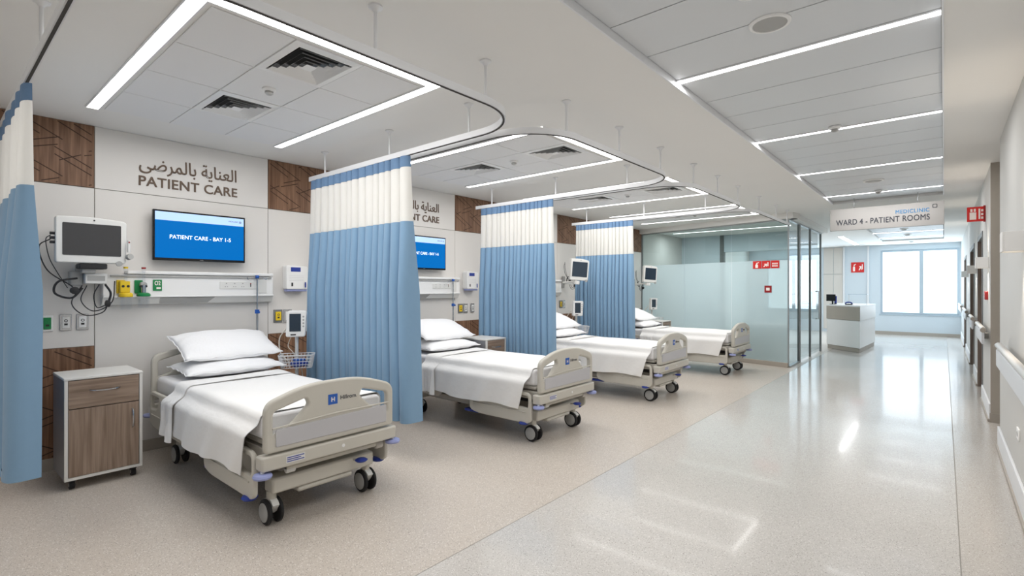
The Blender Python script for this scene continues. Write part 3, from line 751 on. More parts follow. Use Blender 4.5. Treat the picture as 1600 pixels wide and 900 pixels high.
def cables(x, y, z, label, s=1.0):
    t = thing('monitor_cables', label, 'cables', (x, y, z), 'looped monitor cables')
    sets = [([(-.02, -.24, .31), (-.0, -.31, .24), (0, -.26, .06), (0, -.12, -.06), (.02, -.1, -.10)], .0045),
            ([(-.02, -.24, .34), (0, -.27, .3), (0, -.25, .16), (0, -.2, .04), (0, -.14, -.08)], .0035),
            ([(0, -.08, .0), (.02, -.2, -.03), (.02, -.22, -.12), (.02, -.12, -.16), (.02, -.05, -.08)], .008),
            ([(0, -.05, -.06), (.03, -.12, -.2), (.03, -.04, -.3), (.03, .08, -.28), (.03, .12, -.18)], .0045),
            ([(0, -.02, -.06), (.02, -.06, -.18), (.02, .02, -.27), (.02, .14, -.2), (.02, .16, -.02)], .004),
            ([(0, .06, -.05), (.03, .02, -.14), (.03, .04, -.24), (.03, .10, -.22)], .004),
            ([(0, .1, -.05), (.03, .13, -.12), (.03, .12, -.19)], .009)]
    for pts, r in sets:
        mb = MB(); mb.tube(bez([(x + p[0] * s, y + p[1] * s, z + p[2] * s) for p in pts]), r, M['cable'] if r > .0036 else M['dark'], n=6); mb.build('cable', t)
    mb = MB(); mb.lathe([(.006, -.02), (.028, -.012), (.03, .012), (.01, .022)], (x + .03, y + .11 * s, z - .21 * s), M['dark'], n=12, axis='Y'); mb.lathe([(.006, -.02), (.03, -.012), (.03, .012), (.01, .022)], (x + .02, y - .1 * s, z - .1 * s), M['dark'], n=12, axis='X'); mb.build('connector', t)
    return t
cables(-5.36, .92, 1.58, 'tangle of black cables looping below the nearest patient monitor')

# vital signs stand
def vital_stand(x, y, rz, label, group='vital signs stands'):
    t = thing('vital_signs_stand', label, 'vital signs monitor', (x, y, 0), group)
    W_ = lambda mb, n, par, **k: mb.build(n, par, **k)
    mb = MB(); mb.cyl((x, y, .08), (x, y, 1.02), .017, M['whitep']); W_(mb, 'pole', t)
    mb = MB()
    for i in range(5):
        a = 2 * PI * i / 5 + .3; mb.tube([(x, y, .10), (x + .1 * math.cos(a), y + .1 * math.sin(a), .09), (x + .2 * math.cos(a), y + .2 * math.sin(a), .06)], .014, M['whitep'])
        mb.cyl((x + .2 * math.cos(a), y + .2 * math.sin(a), .0), (x + .2 * math.cos(a), y + .2 * math.sin(a), .055), .022, M['rubber'], n=10)
    W_(mb, 'wheeled_base', t)
    zc = 1.145
    mb = MB(); mb.mesh(plate([rounded([(-.095, -.13), (.085, -.13), (.1, .13), (-.08, .13)], .025)], .07, .01), frame_x(x + .05, y, zc), M['white']); head = W_(mb, 'monitor_head', t)
    mb = MB(); mb.box(x + .085, x + .0875, y - .06, y + .045, zc - .075, zc + .1, M['screenb']); W_(mb, 'screen', head)
    mb = MB()
    for i in range(4): mb.cyl((x + .085, y + .068, zc + .07 - i * .032), (x + .089, y + .068, zc + .07 - i * .032), .009, M['grey'], n=10)
    mb.box(x + .085, x + .0875, y - .05, y + .0, zc - .112, zc - .1, M['dark']); W_(mb, 'buttons', head)
    # wire basket
    b = MB(); z0, z1 = .72, .845; bx0, bx1, by0, by1 = x + .02, x + .17, y - .13, y + .15
    def ringp(g, z): return rounded([(bx0 - g, by0 - g), (bx1 + g, by0 - g), (bx1 + g, by1 + g), (bx0 - g, by1 + g)], .03)
    for i in range(5):
        z = z0 + (z1 - z0) * i / 4; g = .022 * i / 4; lp = [(p[0], p[1], z) for p in ringp(g, z)]; b.tube(lp + [lp[0]], .0045 if i == 4 else .0028, M['alu'], n=6)
    lo_, hi_ = ringp(0, 0), ringp(.022, 0)
    for i in range(0, len(lo_)):
        a_, b_ = Vector(lo_[i]), Vector(lo_[(i + 1) % len(lo_)]); c_, d_ = Vector(hi_[i]), Vector(hi_[(i + 1) % len(hi_)])
        n = max(1, int((b_ - a_).length / .026))
        for k in range(n):
            p, q = a_.lerp(b_, k / n), c_.lerp(d_, k / n); b.cyl((p.x, p.y, z0), (q.x, q.y, z1), .0024, M['alu'], n=5)
    for i in range(6):
        yy_ = by0 + (by1 - by0) * (i + .5) / 6; b.cyl((bx0, yy_, z0), (bx1, yy_, z0), .0024, M['alu'], n=5)
    b.cyl((x, y, z1 - .02), (bx0, y, z1 - .02), .01, M['alu']); b.cyl((x, y, z0 + .02), (bx0, y, z0 + .02), .01, M['alu'])
    W_(b, 'wire_basket', t)
    mb = MB(); mb.tube(bez([(x - .01, y - .09, 1.1), (x - .03, y - .16, 1.0), (x + .0, y - .15, .86), (x + .06, y - .08, .78)]), .006, M['cablew']); mb.tube(bez([(x, y - .05, 1.02), (x + .0, y - .08, .92), (x + .05, y - .03, .86), (x + .08, y + .02, .76)]), .004, M['cablew']); mb.tube(bez([(x + .05, y + .04, .74), (x + .06, y + .06, .6), (x + .03, y + .04, .45)]), .005, M['cablew']); W_(mb, 'hoses', t)
    t.rotation_euler = (0, 0, rz)
    return t
vs = vital_stand(-4.95, 2.47, -.55, 'wheeled vital signs monitor with wire basket between nearest bed and large curtain')
a = -.55; bx_, by_ = .095, .03
px_, py_ = -4.95 + bx_ * math.cos(a) - by_ * math.sin(a), 2.47 + bx_ * math.sin(a) + by_ * math.cos(a)
mb = MB(); mb.box(px_ - .05, px_ + .05, py_ - .07, py_ + .07, .728, .775, M['navy']); mb.box(px_ - .04, px_ + .04, py_ - .05, py_ + .05, .776, .805, M['logo'])
single(mb, 'blue_pouch', 'folded dark blue pouch lying in the wire basket of the nearest stand', 'pouch', (px_, py_, .725), bev=.012)
dup(vs, (.09, 4.95, 0), 'vital signs monitor behind the third bed, against the far curtain', rz=-.6)
dup(vs, (-.06, 8.26, 0), 'farthest vital signs monitor, beside the last bed in front of the glass', rz=-.5)

# small arm monitors of the third and fourth bays
def arm_monitor(x, y, z, rz, yw, label):
    t = patient_monitor(x, y, z, .33, .36, label, scr='screenb')
    t.rotation_euler = (math.radians(-4), 0, rz)
    for c in t.children: pass
    c, s_ = math.cos(-rz), math.sin(-rz)
    def L(wx, wy, wz):   # world -> pre-rotation coordinates
        dx, dy = wx - x, wy - y
        return (x + dx * c - dy * s_, y + dx * s_ + dy * c, wz)
    mb = MB(); pts = [L(XW + .04, yw, z - .2), L(XW + .3, yw - .12, z - .22), L(XW + .4, min(yw - .5, y + .25), z - .22), L(x - .06, y, z - .2), L(x - .05, y, z - .12)]
    mb.tube(pts, .018, M['whitep']); mb.cyl(L(XW + .045, yw, z - .3), L(XW + .045, yw, z - .08), .03, M['grey']); mb.lathe([(.05, -.03), (.055, 0), (.05, .03)], L(x - .05, y, z - .22), M['whitep']); mb.build('wall_arm', t)
    return t
arm_monitor(-4.71, 7.3, 1.81, -.62, 8.05, 'small square monitor on a swing arm before the far curtain')
arm_monitor(-4.86, 10.35, 1.80, -.55, 10.95, 'farthest square monitor on a swing arm before the glass wall')
cables(-5.45, 8.15, 1.72, 'bundle of cables on the wall between the middle and far curtains', .8)
cables(-5.45, 11.05, 1.66, 'bundle of cables on the wall just before the glass wall', .75)

# IV poles
def iv_pole(dy, label):
    x, y = -5.44, 2.29 + dy; t = thing('iv_pole', label, 'IV pole', (x, y, .5), 'slim IV poles at the bed heads')
    mb = MB(); mb.cyl((x, y, .5), (x, y, 1.25), .0115, M['chrome']); mb.cyl((x, y, 1.25), (x, y, 1.62), .008, M['chrome']); mb.build('pole', t)
    mb = MB()
    for s_ in (-1, 1):
        mb.tube(bez([(x, y, 1.615), (x, y + .05 * s_, 1.61), (x, y + .09 * s_, 1.59), (x, y + .1 * s_, 1.61)]), .004, M['chrome'], n=6)
    mb.build('hooks', t)
    mb = MB(); mb.cyl((x, y - .014, 1.615), (x, y + .014, 1.615), .018, M['logo']); mb.build('top_clip', t)
    mb = MB(); mb.cyl((x, y, 1.235), (x, y, 1.275), .022, M['logo']); mb.cyl((x, y, 1.25), (x + .045, y, 1.25), .012, M['logo']); mb.build('height_knob', t)
    mb = MB(); mb.box(x - .06, x, y - .012, y + .012, 1.6, 1.62, M['chrome']); mb.build('rail_clamp', t)
iv_pole(0, 'slim IV pole with blue knob behind the pillows of the nearest bed')
iv_pole(WO[1], 'slim IV pole with blue knob behind the pillows of the second bed')

# ------------------------------------------------------------------ bedside cabinets
def cabinet(xf, y0, label, w=.475, d=.46, top=.835):
    x1 = xf; x0 = xf - d; y1 = y0 + w
    t = thing('bedside_cabinet', label, 'bedside cabinet', ((x0 + x1) / 2, (y0 + y1) / 2, 0), 'wheeled bedside cabinets')
    mb = MB(); zb = .075; th = .02
    mb.box(x0, x1, y0, y0 + th, zb, top - th, M['cab']); mb.box(x0, x1, y1 - th, y1, zb, top - th, M['cab']); mb.box(x0, x1, y0 + th, y1 - th, zb, zb + th, M['cab']); mb.box(x0, x0 + .012, y0 + th, y1 - th, zb + th, top - th, M['cab'])
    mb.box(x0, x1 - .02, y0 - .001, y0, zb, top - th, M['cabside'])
    mb.build('carcass', t, bev=.003)
    mb = MB(); mb.box(x0 - .004, x1 + .002, y0 - .004, y1 + .004, top - th, top, M['cab']); mb.build('top_board', t, bev=.005)
    zd = .60
    mb = MB(); mb.box(x1 - .022, x1 - .003, y0 + th + .003, y1 - th - .003, zd + .003, top - th - .004, M['oakh']); dr = mb.build('drawer', t, bev=.002)
    mb = MB(); mb.box(x1 - .022, x1 - .003, y0 + th + .003, y1 - th - .003, zb + th + .003, zd - .003, M['oak']); do = mb.build('door', t, bev=.002)
    mb = MB(); c = (y0 + y1) / 2; z = (zd + top) / 2 + .012
    mb.tube(bez([(x1 - .004, c - .09, z), (x1 + .02, c - .06, z - .004), (x1 + .026, c, z - .006), (x1 + .02, c + .06, z - .004), (x1 - .004, c + .09, z)]), .006, M['chrome']); mb.build('handle', dr)
    mb = MB(); c = y1 - th - .045
    mb.tube(bez([(x1 - .004, c, .545), (x1 + .02, c, .52), (x1 + .026, c, .47), (x1 + .02, c, .42), (x1 - .004, c, .395)]), .006, M['chrome']); mb.build('handle', do)
    for (x, y) in ((x0 + .05, y0 + .05), (x0 + .05, y1 - .05), (x1 - .05, y0 + .05), (x1 - .05, y1 - .05)):
        mb = MB(); mb.cyl((x - .01, y - .016, .03), (x - .01, y + .016, .03), .03, M['rubber']); mb.cyl((x - .01, y - .018, .03), (x - .01, y + .018, .03), .014, M['grey']); mb.box(x - .02, x + .012, y - .02, y + .02, .055, .075, M['dark']); mb.build('caster', t)
    return t
cabinet(-4.9, .695, 'wheeled bedside cabinet with wood drawer and door left of the nearest bed')
cabinet(-4.5, 4.77, 'bedside cabinet between the second bed and the middle curtain', w=.38)
cabinet(-4.4, 9.93, 'bedside cabinet beyond the last bed, in front of the glass wall', w=.43, top=.815)

# ------------------------------------------------------------------ hospital beds (local axes: x to the foot, y along the corridor)
def make_bed(cx, cy, label):
    t = thing('hospital_bed', label, 'hospital bed', (cx, cy, 0), 'hospital beds in the bays')
    B = lambda mb, n, par=None, **k: mb.build(n, par or t, **k)
    X = lambda x: cx + x
    Yy = lambda y: cy + y
    # mattress
    mb = MB(); 
    def mfn(u, v):
        return None
    me = plate([rounded([(-.43, -.08), (.43, -.08), (.43, .08), (-.43, .08)], .045, 8)], 2.14, .02)
    mb.mesh(me, frame_x(X(-.02), Yy(0), .63), M['mattress']); B(mb, 'mattress')
    mb = MB(); mb.box(X(-1.06), X(1.06), Yy(-.41), Yy(.41), .515, .548, M['steel']); B(mb, 'deck', bev=.01)
    mb = MB()
    for s in (-1, 1):
        mb.box(X(-1.08), X(1.1), Yy(.39 * s - .03), Yy(.39 * s + .03), .425, .5, M['steel']); mb.box(X(-.9), X(.95), Yy(.28 * s - .02), Yy(.28 * s + .02), .36, .42, M['dark'])
    for x in (-.95, -.4, .15, .6): mb.box(X(x - .03), X(x + .03), Yy(-.38), Yy(.38), .44, .51, M['dark'])
    B(mb, 'upper_frame', bev=.006)
    # foot and head boards
    def board(top_c, top_m, z0, hw):
        out = rounded([(-hw, z0), (hw, z0), (hw, top_c), (hw * .42, top_m), (-hw * .42, top_m), (-hw, top_c)], [.03, .03, .07, .22, .22, .07], 8)
        hL = rounded([(-hw + .05, top_c - .2), (-hw + .05, top_c - .055), (-hw + .26, top_c - .0), (-hw + .28, top_c - .045), (-hw + .16, top_c - .16)], [.02, .03, .02, .02, .05], 5)
        return [out, hL, [(-p[0], p[1]) for p in reversed(hL)]]
    fb = board(.80, .888, .497, .463)
    mb = MB(); mb.mesh(plate(fb, .05, .014), frame_x(X(1.135), Yy(0), 0), M['bed']); foot = B(mb, 'footboard')
    mb = MB(); mb.mesh(plate([rounded([(-.4, .53), (.4, .53), (.4, .655), (-.4, .635)], .012)], .012, .004), frame_x(X(1.16), Yy(0), 0), M['bedin']); B(mb, 'inset_panel', foot)
    mb = MB(); mb.tube([(X(1.16), Yy(-.42), .645), (X(1.162), Yy(0), .668), (X(1.16), Yy(.42), .668)], .006, M['bed']); B(mb, 'rib', foot)
    mb = MB(); mb.box(X(1.1605), X(1.1625), Yy(-.055), Yy(.012), .728, .795, M['logo'])
    mb.mesh(text_mesh('H', height=.03, bold=.03, depth=.001), frame_x(X(1.163), Yy(-.034), .746), M['signw']); B(mb, 'logo_badge', foot, smooth=False)
    mb = MB(); mb.mesh(text_mesh('Hillrom.', width=.125, bold=.01, depth=.001), frame_x(X(1.161), Yy(.034), .75), M['ink']); B(mb, 'maker_lettering', foot, smooth=False)
    hb = board(.90, .955, .5, .463)
    mb = MB(); mb.mesh(plate(hb, .045, .013), frame_x(X(-1.13), Yy(0), 0), M['bed']); B(mb, 'headboard')
    # end beam and bumpers
    mb = MB(); mb.box(X(1.075), X(1.17), Yy(-.485), Yy(.485), .395, .485, M['bed']); eb = B(mb, 'end_beam', bev=.012)
    mb = MB(); mb.box(X(1.17), X(1.1715), Yy(-.34), Yy(-.22), .42, .462, M['whitep'])
    for i in range(3): mb.box(X(1.1715), X(1.172), Yy(-.335), Yy(-.225 - .02 * (i % 2)), .426 + .012 * i, .432 + .012 * i, M['navy'])
    B(mb, 'marking', eb)
    mb = MB(); mb.cyl((X(1.17), Yy(.05), .44), (X(1.172), Yy(.05), .44), .012, M['white']); B(mb, 'button', eb)
    mb = MB(); mb.box(X(1.05), X(1.1), Yy(-.3), Yy(.36), .345, .375, M['bed']); mb.cyl((X(1.075), Yy(-.3), .35), (X(1.075), Yy(-.24), .35), .026, M['whitep']); mb.cyl((X(1.075), Yy(.36), .35), (X(1.075), Yy(.42), .35), .03, M['steel'])
    mb.box(X(.9), X(1.07), Yy(-.1), Yy(-.04), .35, .45, M['steel']); mb.box(X(.9), X(1.07), Yy(.04), Yy(.1), .35, .45, M['steel']); B(mb, 'lower_bar', bev=.008)
    for (x, y) in ((1.14, -.47), (1.14, .47), (-1.12, -.47), (-1.12, .47)):
        mb = MB(); mb.cyl((X(x), Yy(y), .36), (X(x), Yy(y), .44), .012, M['white']); mb.lathe([(.03, 0), (.05, .006), (.056, .018), (.05, .03), (.03, .034)], (X(x), Yy(y), .352), M['lav'], n=22); B(mb, 'bumper')
    mb = MB(); mb.box(X(-1.17), X(-1.08), Yy(-.46), Yy(.46), .40, .47, M['bed']); B(mb, 'head_beam', bev=.012)
    # side rails, folded down
    def rail(xa, xb, z0, z1, panel):
        L = xb - xa
        out = rounded([(xa, z0 + .03), (xa + .12, z0), (xb - .04, z0), (xb, z0 + .03), (xb, z1), (xa, z1)], [.05, .1, .06, .06, .08, .08], 8)
        h = z1 - z0
        hl = rounded([(xa + .035, z1 - .15), (xa + .035, z1 - .035), (xa + L * .32, z1 - .035), (xa + L * .24, z1 - .14)], .025, 5)
        hr = rounded([(xb - .035, z1 - .15), (xb - L * .24, z1 - .14), (xb - L * .32, z1 - .035), (xb - .035, z1 - .035)], .025, 5)
        me_ = plate([out, hl, hr], .03, .009)
        for s in (-1, 1):
            mb = MB(); mt = Matrix(((1, 0, 0, X(0)), (0, 0, -1, Yy(.475 * s)), (0, 1, 0, 0), (0, 0, 0, 1)))
            mb.mesh(me_, mt, M['bed']); r = B(mb, 'side_rail')
            yb = Yy(.475 * s + .016 * s)
            mb = MB(); mb.tube([(X(xa + .06), yb, z0 + h * .36), (X(xb - .06), yb, z0 + h * .36)], .006, M['bed']); B(mb, 'rib', r)
            for q in (.35, .66):
                mb = MB(); mb.box(X(xa + L * q), X(xa + L * (q + .06)), Yy(.40 * s), Yy(.465 * s), z0 + .06, .47, M['steel']); B(mb, 'support_arm', r, bev=.004)
            if panel:
                mb = MB(); mb.box(X(xa + L * .36), X(xa + L * .62), Yy(.475 * s) + (.0145 if s > 0 else -.0175), Yy(.475 * s) + (.0175 if s > 0 else -.0145), z1 - .15, z1 - .05, M['bedin']); c = B(mb, 'control_panel', r)
                mb = MB()
                for i in range(3):
                    for j in range(2): mb.box(X(xa + L * (.39 + .07 * i)), X(xa + L * (.43 + .07 * i)), Yy(.475 * s) + (.0175 if s > 0 else -.019), Yy(.475 * s) + (.019 if s > 0 else -.0175), z1 - .135 + .04 * j, z1 - .108 + .04 * j, M['navy'])
                B(mb, 'keys', c)
            else:
                mb = MB(); mb.lathe([(.0, 0), (.04, .005), (.05, .018), (.04, .03), (.0, .034)], (X(xb - .1), Yy(.47 * s), z0 - .02), M['navy'], n=16); B(mb, 'release_pad', r)
    rail(-1.06, -.22, .29, .60, True)
    rail(.23, 1.06, .2, .50, False)
    # chassis
    mb = MB()
    for s in (-1, 1): mb.box(X(-.8), X(1.0), Yy(.26 * s - .03), Yy(.26 * s + .03), .2, .27, M['steel'])
    mb.hexa([(X(.93), Yy(-.37)), (X(1.05), Yy(-.37)), (X(1.05), Yy(.37)), (X(.93), Yy(.37))], .2, .3, M['bed'])
    mb.box(X(.95), X(1.045), Yy(-.2), Yy(.2), .165, .2, M['bed'])
    mb.box(X(-.82), X(-.68), Yy(-.37), Yy(.37), .19, .28, M['bed']); B(mb, 'base_frame', bev=.015)
    for x in (-.55, .65):
        mb = MB()
        mb.box(X(x - .09), X(x + .09), Yy(-.12), Yy(.12), .18, .33, M['steel']); mb.box(X(x - .06), X(x + .06), Yy(-.09), Yy(.09), .33, .46, M['grey'])
        B(mb, 'lift_column', bev=.01)
    mb = MB(); mb.box(X(-.35), X(.3), Yy(-.2), Yy(.2), .28, .4, M['dark']); mb.cyl((X(.1), Yy(-.1), .33), (X(.6), Yy(-.1), .33), .03, M['dark']); B(mb, 'actuator_box', bev=.015)
    for s in (1,):
        mb = MB(); mb.tube([(X(1.0), Yy(.2 * s), .27), (X(1.1), Yy(.21 * s), .285)], .008, M['steel']); mb.lathe([(.0, 0), (.035, .005), (.045, .016), (.03, .026), (.0, .03)], (X(1.12), Yy(.22 * s), .272), M['navy'], n=16); B(mb, 'pedal')
    mb = MB(); mb.tube([(X(.25), Yy(-.26), .22), (X(.22), Yy(-.38), .2)], .01, M['steel']); mb.box(X(.12), X(.32), Yy(-.45), Yy(-.38), .185, .21, M['navy']); B(mb, 'pedal', bev=.008)
    for (x, y) in ((.98, -.345), (.98, .345), (-.75, -.345), (-.75, .345)):
        cxx, cyy = X(x), Yy(y)
        mb = MB(); mb.cyl((cxx, cyy, .14), (cxx, cyy, .21), .03, M['bed'])
        sh = [(-.07, .06)] + [(.084 * math.cos(a), .08 + .084 * math.sin(a)) for a in [PI * (1.0 - .1 * i) for i in range(0, 9)]] + [(.03, .08), (-.0, .06)]
        v = [(cxx + p[0], cyy - .021, p[1]) for p in sh] + [(cxx + p[0], cyy + .021, p[1]) for p in sh]; n = len(sh)
        mb.add(v, [tuple(range(n)), tuple(range(2 * n - 1, n - 1, -1))] + [(i, n + i, n + (i + 1) % n, (i + 1) % n) for i in range(n)], M['whitep'])
        c = B(mb, 'caster')
        for s in (-1, 1):
            y0 = cyy + s * .036
            mb = MB(); mb.lathe([(.05, -.013), (.072, -.013), (.08, -.007), (.08, .007), (.072, .013), (.05, .013)], (cxx, y0, .08), M['rubber'], n=28, axis='Y')
            yo = .0135 * s
            mb.lathe([(.06, 0), (.06, .004 * s), (.045, .008 * s), (.01, .010 * s)], (cxx, y0 + yo, .08), M['grey'], n=24, axis='Y'); B(mb, 'wheel', c)
    return t

# linen: built in bed coordinates, copied for every bed
def pillow(cx, cy, label, zc, tilt, w, d, h, seed):
    rnd = random.Random(seed)
    t_ = thing('pillow', label, 'pillow', (cx, cy, 0), 'white pillows on the beds')
    mb = MB(); N = 26
    ph = [rnd.uniform(0, 6) for _ in range(4)]
    def surf(sg):
        def fn(a, b):
            u, v = a * 2 - 1, b * 2 - 1
            k = (1 - abs(u) ** 3.2) ** .62 * (1 - abs(v) ** 2.8) ** .62
            pin = 1 - .055 * (1 - abs(u) ** 2) * abs(v) ** 6 - .0
            pin2 = 1 - .05 * (1 - abs(v) ** 2) * abs(u) ** 6
            z = sg * h / 2 * k * (1 + .05 * math.sin(5 * u + ph[0]) * math.cos(4 * v + ph[1])) * (1.0 if sg > 0 else .8)
            z += .006 * math.sin(14 * u * v + ph[2]) * (1 - k)
            y = u * w / 2 * pin2; x = v * d / 2 * pin
            return Vector((x * math.cos(tilt) - z * -math.sin(tilt) * -1, y, -x * math.sin(tilt) + z * math.cos(tilt))) + Vector((cx, cy, zc))
        return fn
    mb.grid(surf(1), N, N, M['linen']); o = len(mb.v); mb.grid(lambda a, b: surf(-1)(1 - a, b), N, N, M['linen'])
    ob = mb.build('cushion', t_)
    md = ob.modifiers.new('w', 'WELD'); md.merge_threshold = .001
    # seam along the rim
    rim = []
    f = surf(1)
    for i in range(N): rim.append(f(i / N, 0))
    for i in range(N): rim.append(f(1, i / N))
    for i in range(N): rim.append(f(1 - i / N, 1))
    for i in range(N): rim.append(f(0, 1 - i / N))
    mb = MB(); mb.tube(rim + [rim[0]], .004, M['linen'], n=5); mb.build('piping', t_)
    return t_

def sheet(cx, cy, label):
    t_ = thing('draped_sheet', label, 'bed sheet', (cx, cy, .7), 'white sheets draped over the beds')
    zt = .7135; hw = .437; rc = .045
    def section(s, drop, zoff, xf):   # s in 0..1 across: far hang -> top -> near hang ; near side is -y
        far = .10; arc_ = rc * PI / 2
        Ltop = 2 * (hw - rc); L = far + arc_ + Ltop + arc_ + drop
        d = s * L; r = rc + zoff
        if d < far: return (hw + zoff, zt - rc - (far - d), 0.0, -1)
        d -= far
        if d < arc_: a = d / rc; return (hw - rc + r * math.cos(a), zt - rc + r * math.sin(a), 0, 0)
        d -= arc_
        if d < Ltop: return (hw - rc - d, zt + zoff, 0, 0)
        d -= Ltop
        if d < arc_: a = d / rc; return (-(hw - rc) - r * math.sin(a), zt - rc + r * math.cos(a), 0, 0)
        d -= arc_
        return (-(hw) - zoff, zt - rc - d, d, 1)
    def mk(x0, x1, zoff, drop0, drop1, skew0, skew1, seed, flo):
        ph = [random.Random(seed + i).uniform(0, 6) for i in range(6)]
        def fn(a, b):
            drop = drop0 + (drop1 - drop0) * a + .012 * math.sin(9 * a + ph[0])
            y, z, h, side = section(b, drop, zoff, a)
            x = x0 + (x1 - x0) * a
            if side > 0:
                k = h / .36
                x += (skew0 * (1 - a) + skew1 * a) * k
                q = min(1, h / .085); q = q * q * (3 - 2 * q)
                y -= flo * q + .02 * k * (1 + math.sin(7 * a + ph[1])) + .010 * k * math.sin(26 * a + ph[2] + 2 * k) + .004 * math.sin(43 * a + 5 * k + ph[3]) * k
            else:
                z += .0025 * (math.sin(9 * x + ph[4] + 5 * y) + math.sin(13 * x - 7 * y + ph[5]) ) * 0.8 + .003
            return (cx + x, cy + y, z)
        return fn
    mb = MB(); mb.grid(mk(-.52, 1.03, .004, .31, .335, .02, -.12, seed=5, flo=.075), 90, 64, M['linen2']); mb.build('sheet', t_, solid=.004)
    mb = MB(); mb.grid(mk(-.53, -.28, .012, .325, .345, .03, .03, seed=15, flo=.088), 16, 64, M['linen2']); mb.build('folded_band', t_, solid=.005)
    return t_

b1 = make_bed(-4.25, 1.81, 'nearest and largest hospital bed, right of the wooden bedside cabinet')
s1 = sheet(-4.25, 1.81, 'white sheet draped over the side of the nearest bed')
p1 = pillow(-5.03, 1.86, 'lower pillow on the nearest bed, lying flat under another', .785, .06, .84, .5, .145, 1)
p2 = pillow(-5.13, 1.885, 'upper pillow on the nearest bed, tilted against the headboard', .968, .36, .84, .5, .19, 2)
beds = [((.2, 2.46, 0), 'second hospital bed, between the large and middle curtains', 'second bed'),
        ((.3, 4.87, 0), 'third hospital bed, beyond the middle curtain', 'third bed'),
        ((.39, 7.60, 0), 'farthest and smallest hospital bed, in front of the frosted glass wall', 'farthest bed')]
for d, lab, who in beds:
    dup(b1, d, lab)
    dup(s1, d, 'white sheet draped over the side of the %s' % who)
    dup(p1, d, 'lower pillow on the %s, lying flat under another' % who)
    dup(p2, d, 'upper pillow on the %s, resting on a flat pillow' % who)

# ------------------------------------------------------------------ glass partition and the room behind it
G0, G1 = Vector((-5.6, 11.42)), Vector((-2.23, 10.64))
gd = (G1 - G0); gL = gd.length; gu = gd / gL; gn = Vector((gu.y, -gu.x))     # gn points towards the beds
def gq(a, b, o0, o1):
    p = [G0 + gu * a + gn * o0, G0 + gu * b + gn * o0, G0 + gu * b + gn * o1, G0 + gu * a + gn * o1]
    return [(q.x, q.y) for q in p]
t = thing('glass_partition', 'long frosted green glass partition behind the farthest bed', 'glass partition', (G0.x + gd.x / 2, G0.y + gd.y / 2, 0))
cuts = [0, 1.2, 2.32, gL]
for i in range(3):
    a, b = cuts[i] + .003, cuts[i + 1] - .003
    mb = MB(); p, q = G0 + gu * a, G0 + gu * b
    mb.add([(p.x, p.y, 2.035), (q.x, q.y, 2.035), (q.x, q.y, 2.775), (p.x, p.y, 2.775)], [(0, 1, 2, 3)], M['clear']); o = mb.build('glass_pane', t, smooth=False)
    mb = MB(); mb.add([(p.x, p.y, .085), (q.x, q.y, .085), (q.x, q.y, 2.035), (p.x, p.y, 2.035)], [(0, 1, 2, 3)], M['frost']); mb.build('frosted_film', o, smooth=False)
mb = MB(); mb.hexa(gq(0, gL, .03, -.03), 0, .085, M['skirt']); mb.build('base_rail', t, bev=.004)
mb = MB(); mb.hexa(gq(0, gL + .03, .03, -.03), 2.775, 2.80, M['postl']); mb.build('head_rail', t, bev=.003)
mb = MB(); mb.hexa(gq(0, .03, .03, -.03), .085, 2.775, M['post']); mb.build('wall_post', t, bev=.003)
mb = MB(); mb.hexa(gq(0, gL + .14, .13, -.15), 2.80, 2.8995, M['ceil']); mb.box(-2.38, -2.1, 10.62, 14.0, 2.80, 2.8994, M['ceil']); struct(mb, 'trim_4', smooth=False)
# side with the door
t = thing('glass_corridor_screen', 'clear glass side screen with grey posts and a glass door facing the corridor', 'glass partition', (-2.23, 12.2, 0))
xs = -2.23
def gp(y0, y1, nme, par, m=M['side']):
    mb = MB(); mb.add([(xs, y0, .03), (xs, y1, .03), (xs, y1, 2.775), (xs, y0, 2.775)], [(0, 1, 2, 3)], m); return mb.build(nme, par, smooth=False)
gp(10.655, 11.50, 'glass_pane', t)
for (a, b) in ((11.50, 11.62), (12.63, 12.67), (13.87, 13.91)):
    mb = MB(); mb.box(xs - .02, xs + .02, a, b, 0, 2.775, M['post']); mb.build('post', t, bev=.003)
mb = MB(); mb.box(xs - .012, xs + .012, 10.63, 10.655, .03, 2.775, M['postl']); mb.build('corner_edge', t)
mb = MB(); mb.box(xs - .03, xs + .03, 10.655, 13.92, 2.775, 2.80, M['postl']); mb.build('head_rail', t)
mb = MB(); mb.box(xs - .03, xs + .03, 10.655, 11.5, 0, .03, M['postl']); mb.build('base_rail', t)
gp(11.62, 12.62, 'glass_pane', t)
d = gp(12.685, 13.855, 'door_leaf', t)
mb = MB(); mb.tube([(xs, 13.3, 1.42), (xs + .07, 13.3, 1.42), (xs + .07, 13.3, .8), (xs, 13.3, .8)], .016, M['chrome']); mb.build('pull_handle', d)
# red signs fixed to the glass
def on_glass(a, w, z0, z1, m, name, label, cat, art, group=None):
    t_ = thing(name, label, cat, ((G0 + gu * a).x, (G0 + gu * a).y, z0), group)
    mb = MB(); mb.hexa(gq(a, a + w, .016, .002), z0, z1, m); mb.build('plate', t_, bev=.003)
    mt = Matrix(((gu.x, 0, gn.x, (G0 + gu * a + gn * .017).x), (gu.y, 0, gn.y, (G0 + gu * a + gn * .017).y), (0, 1, 0, z0), (0, 0, 0, 1)))
    mb = MB()
    for lp in art: mb.mesh(plate([[(p[0] * w, p[1] * (z1 - z0)) for p in lp]], .002), mt, M['signw'])
    mb.build('pictogram', t_, smooth=False)
EXT = [rounded([(.3, .12), (.62, .12), (.62, .55), (.3, .55)], .05), [(.4, .55), (.52, .55), (.52, .7), (.4, .7)], [(.52, .66), (.75, .78), (.72, .86), (.4, .76)]]
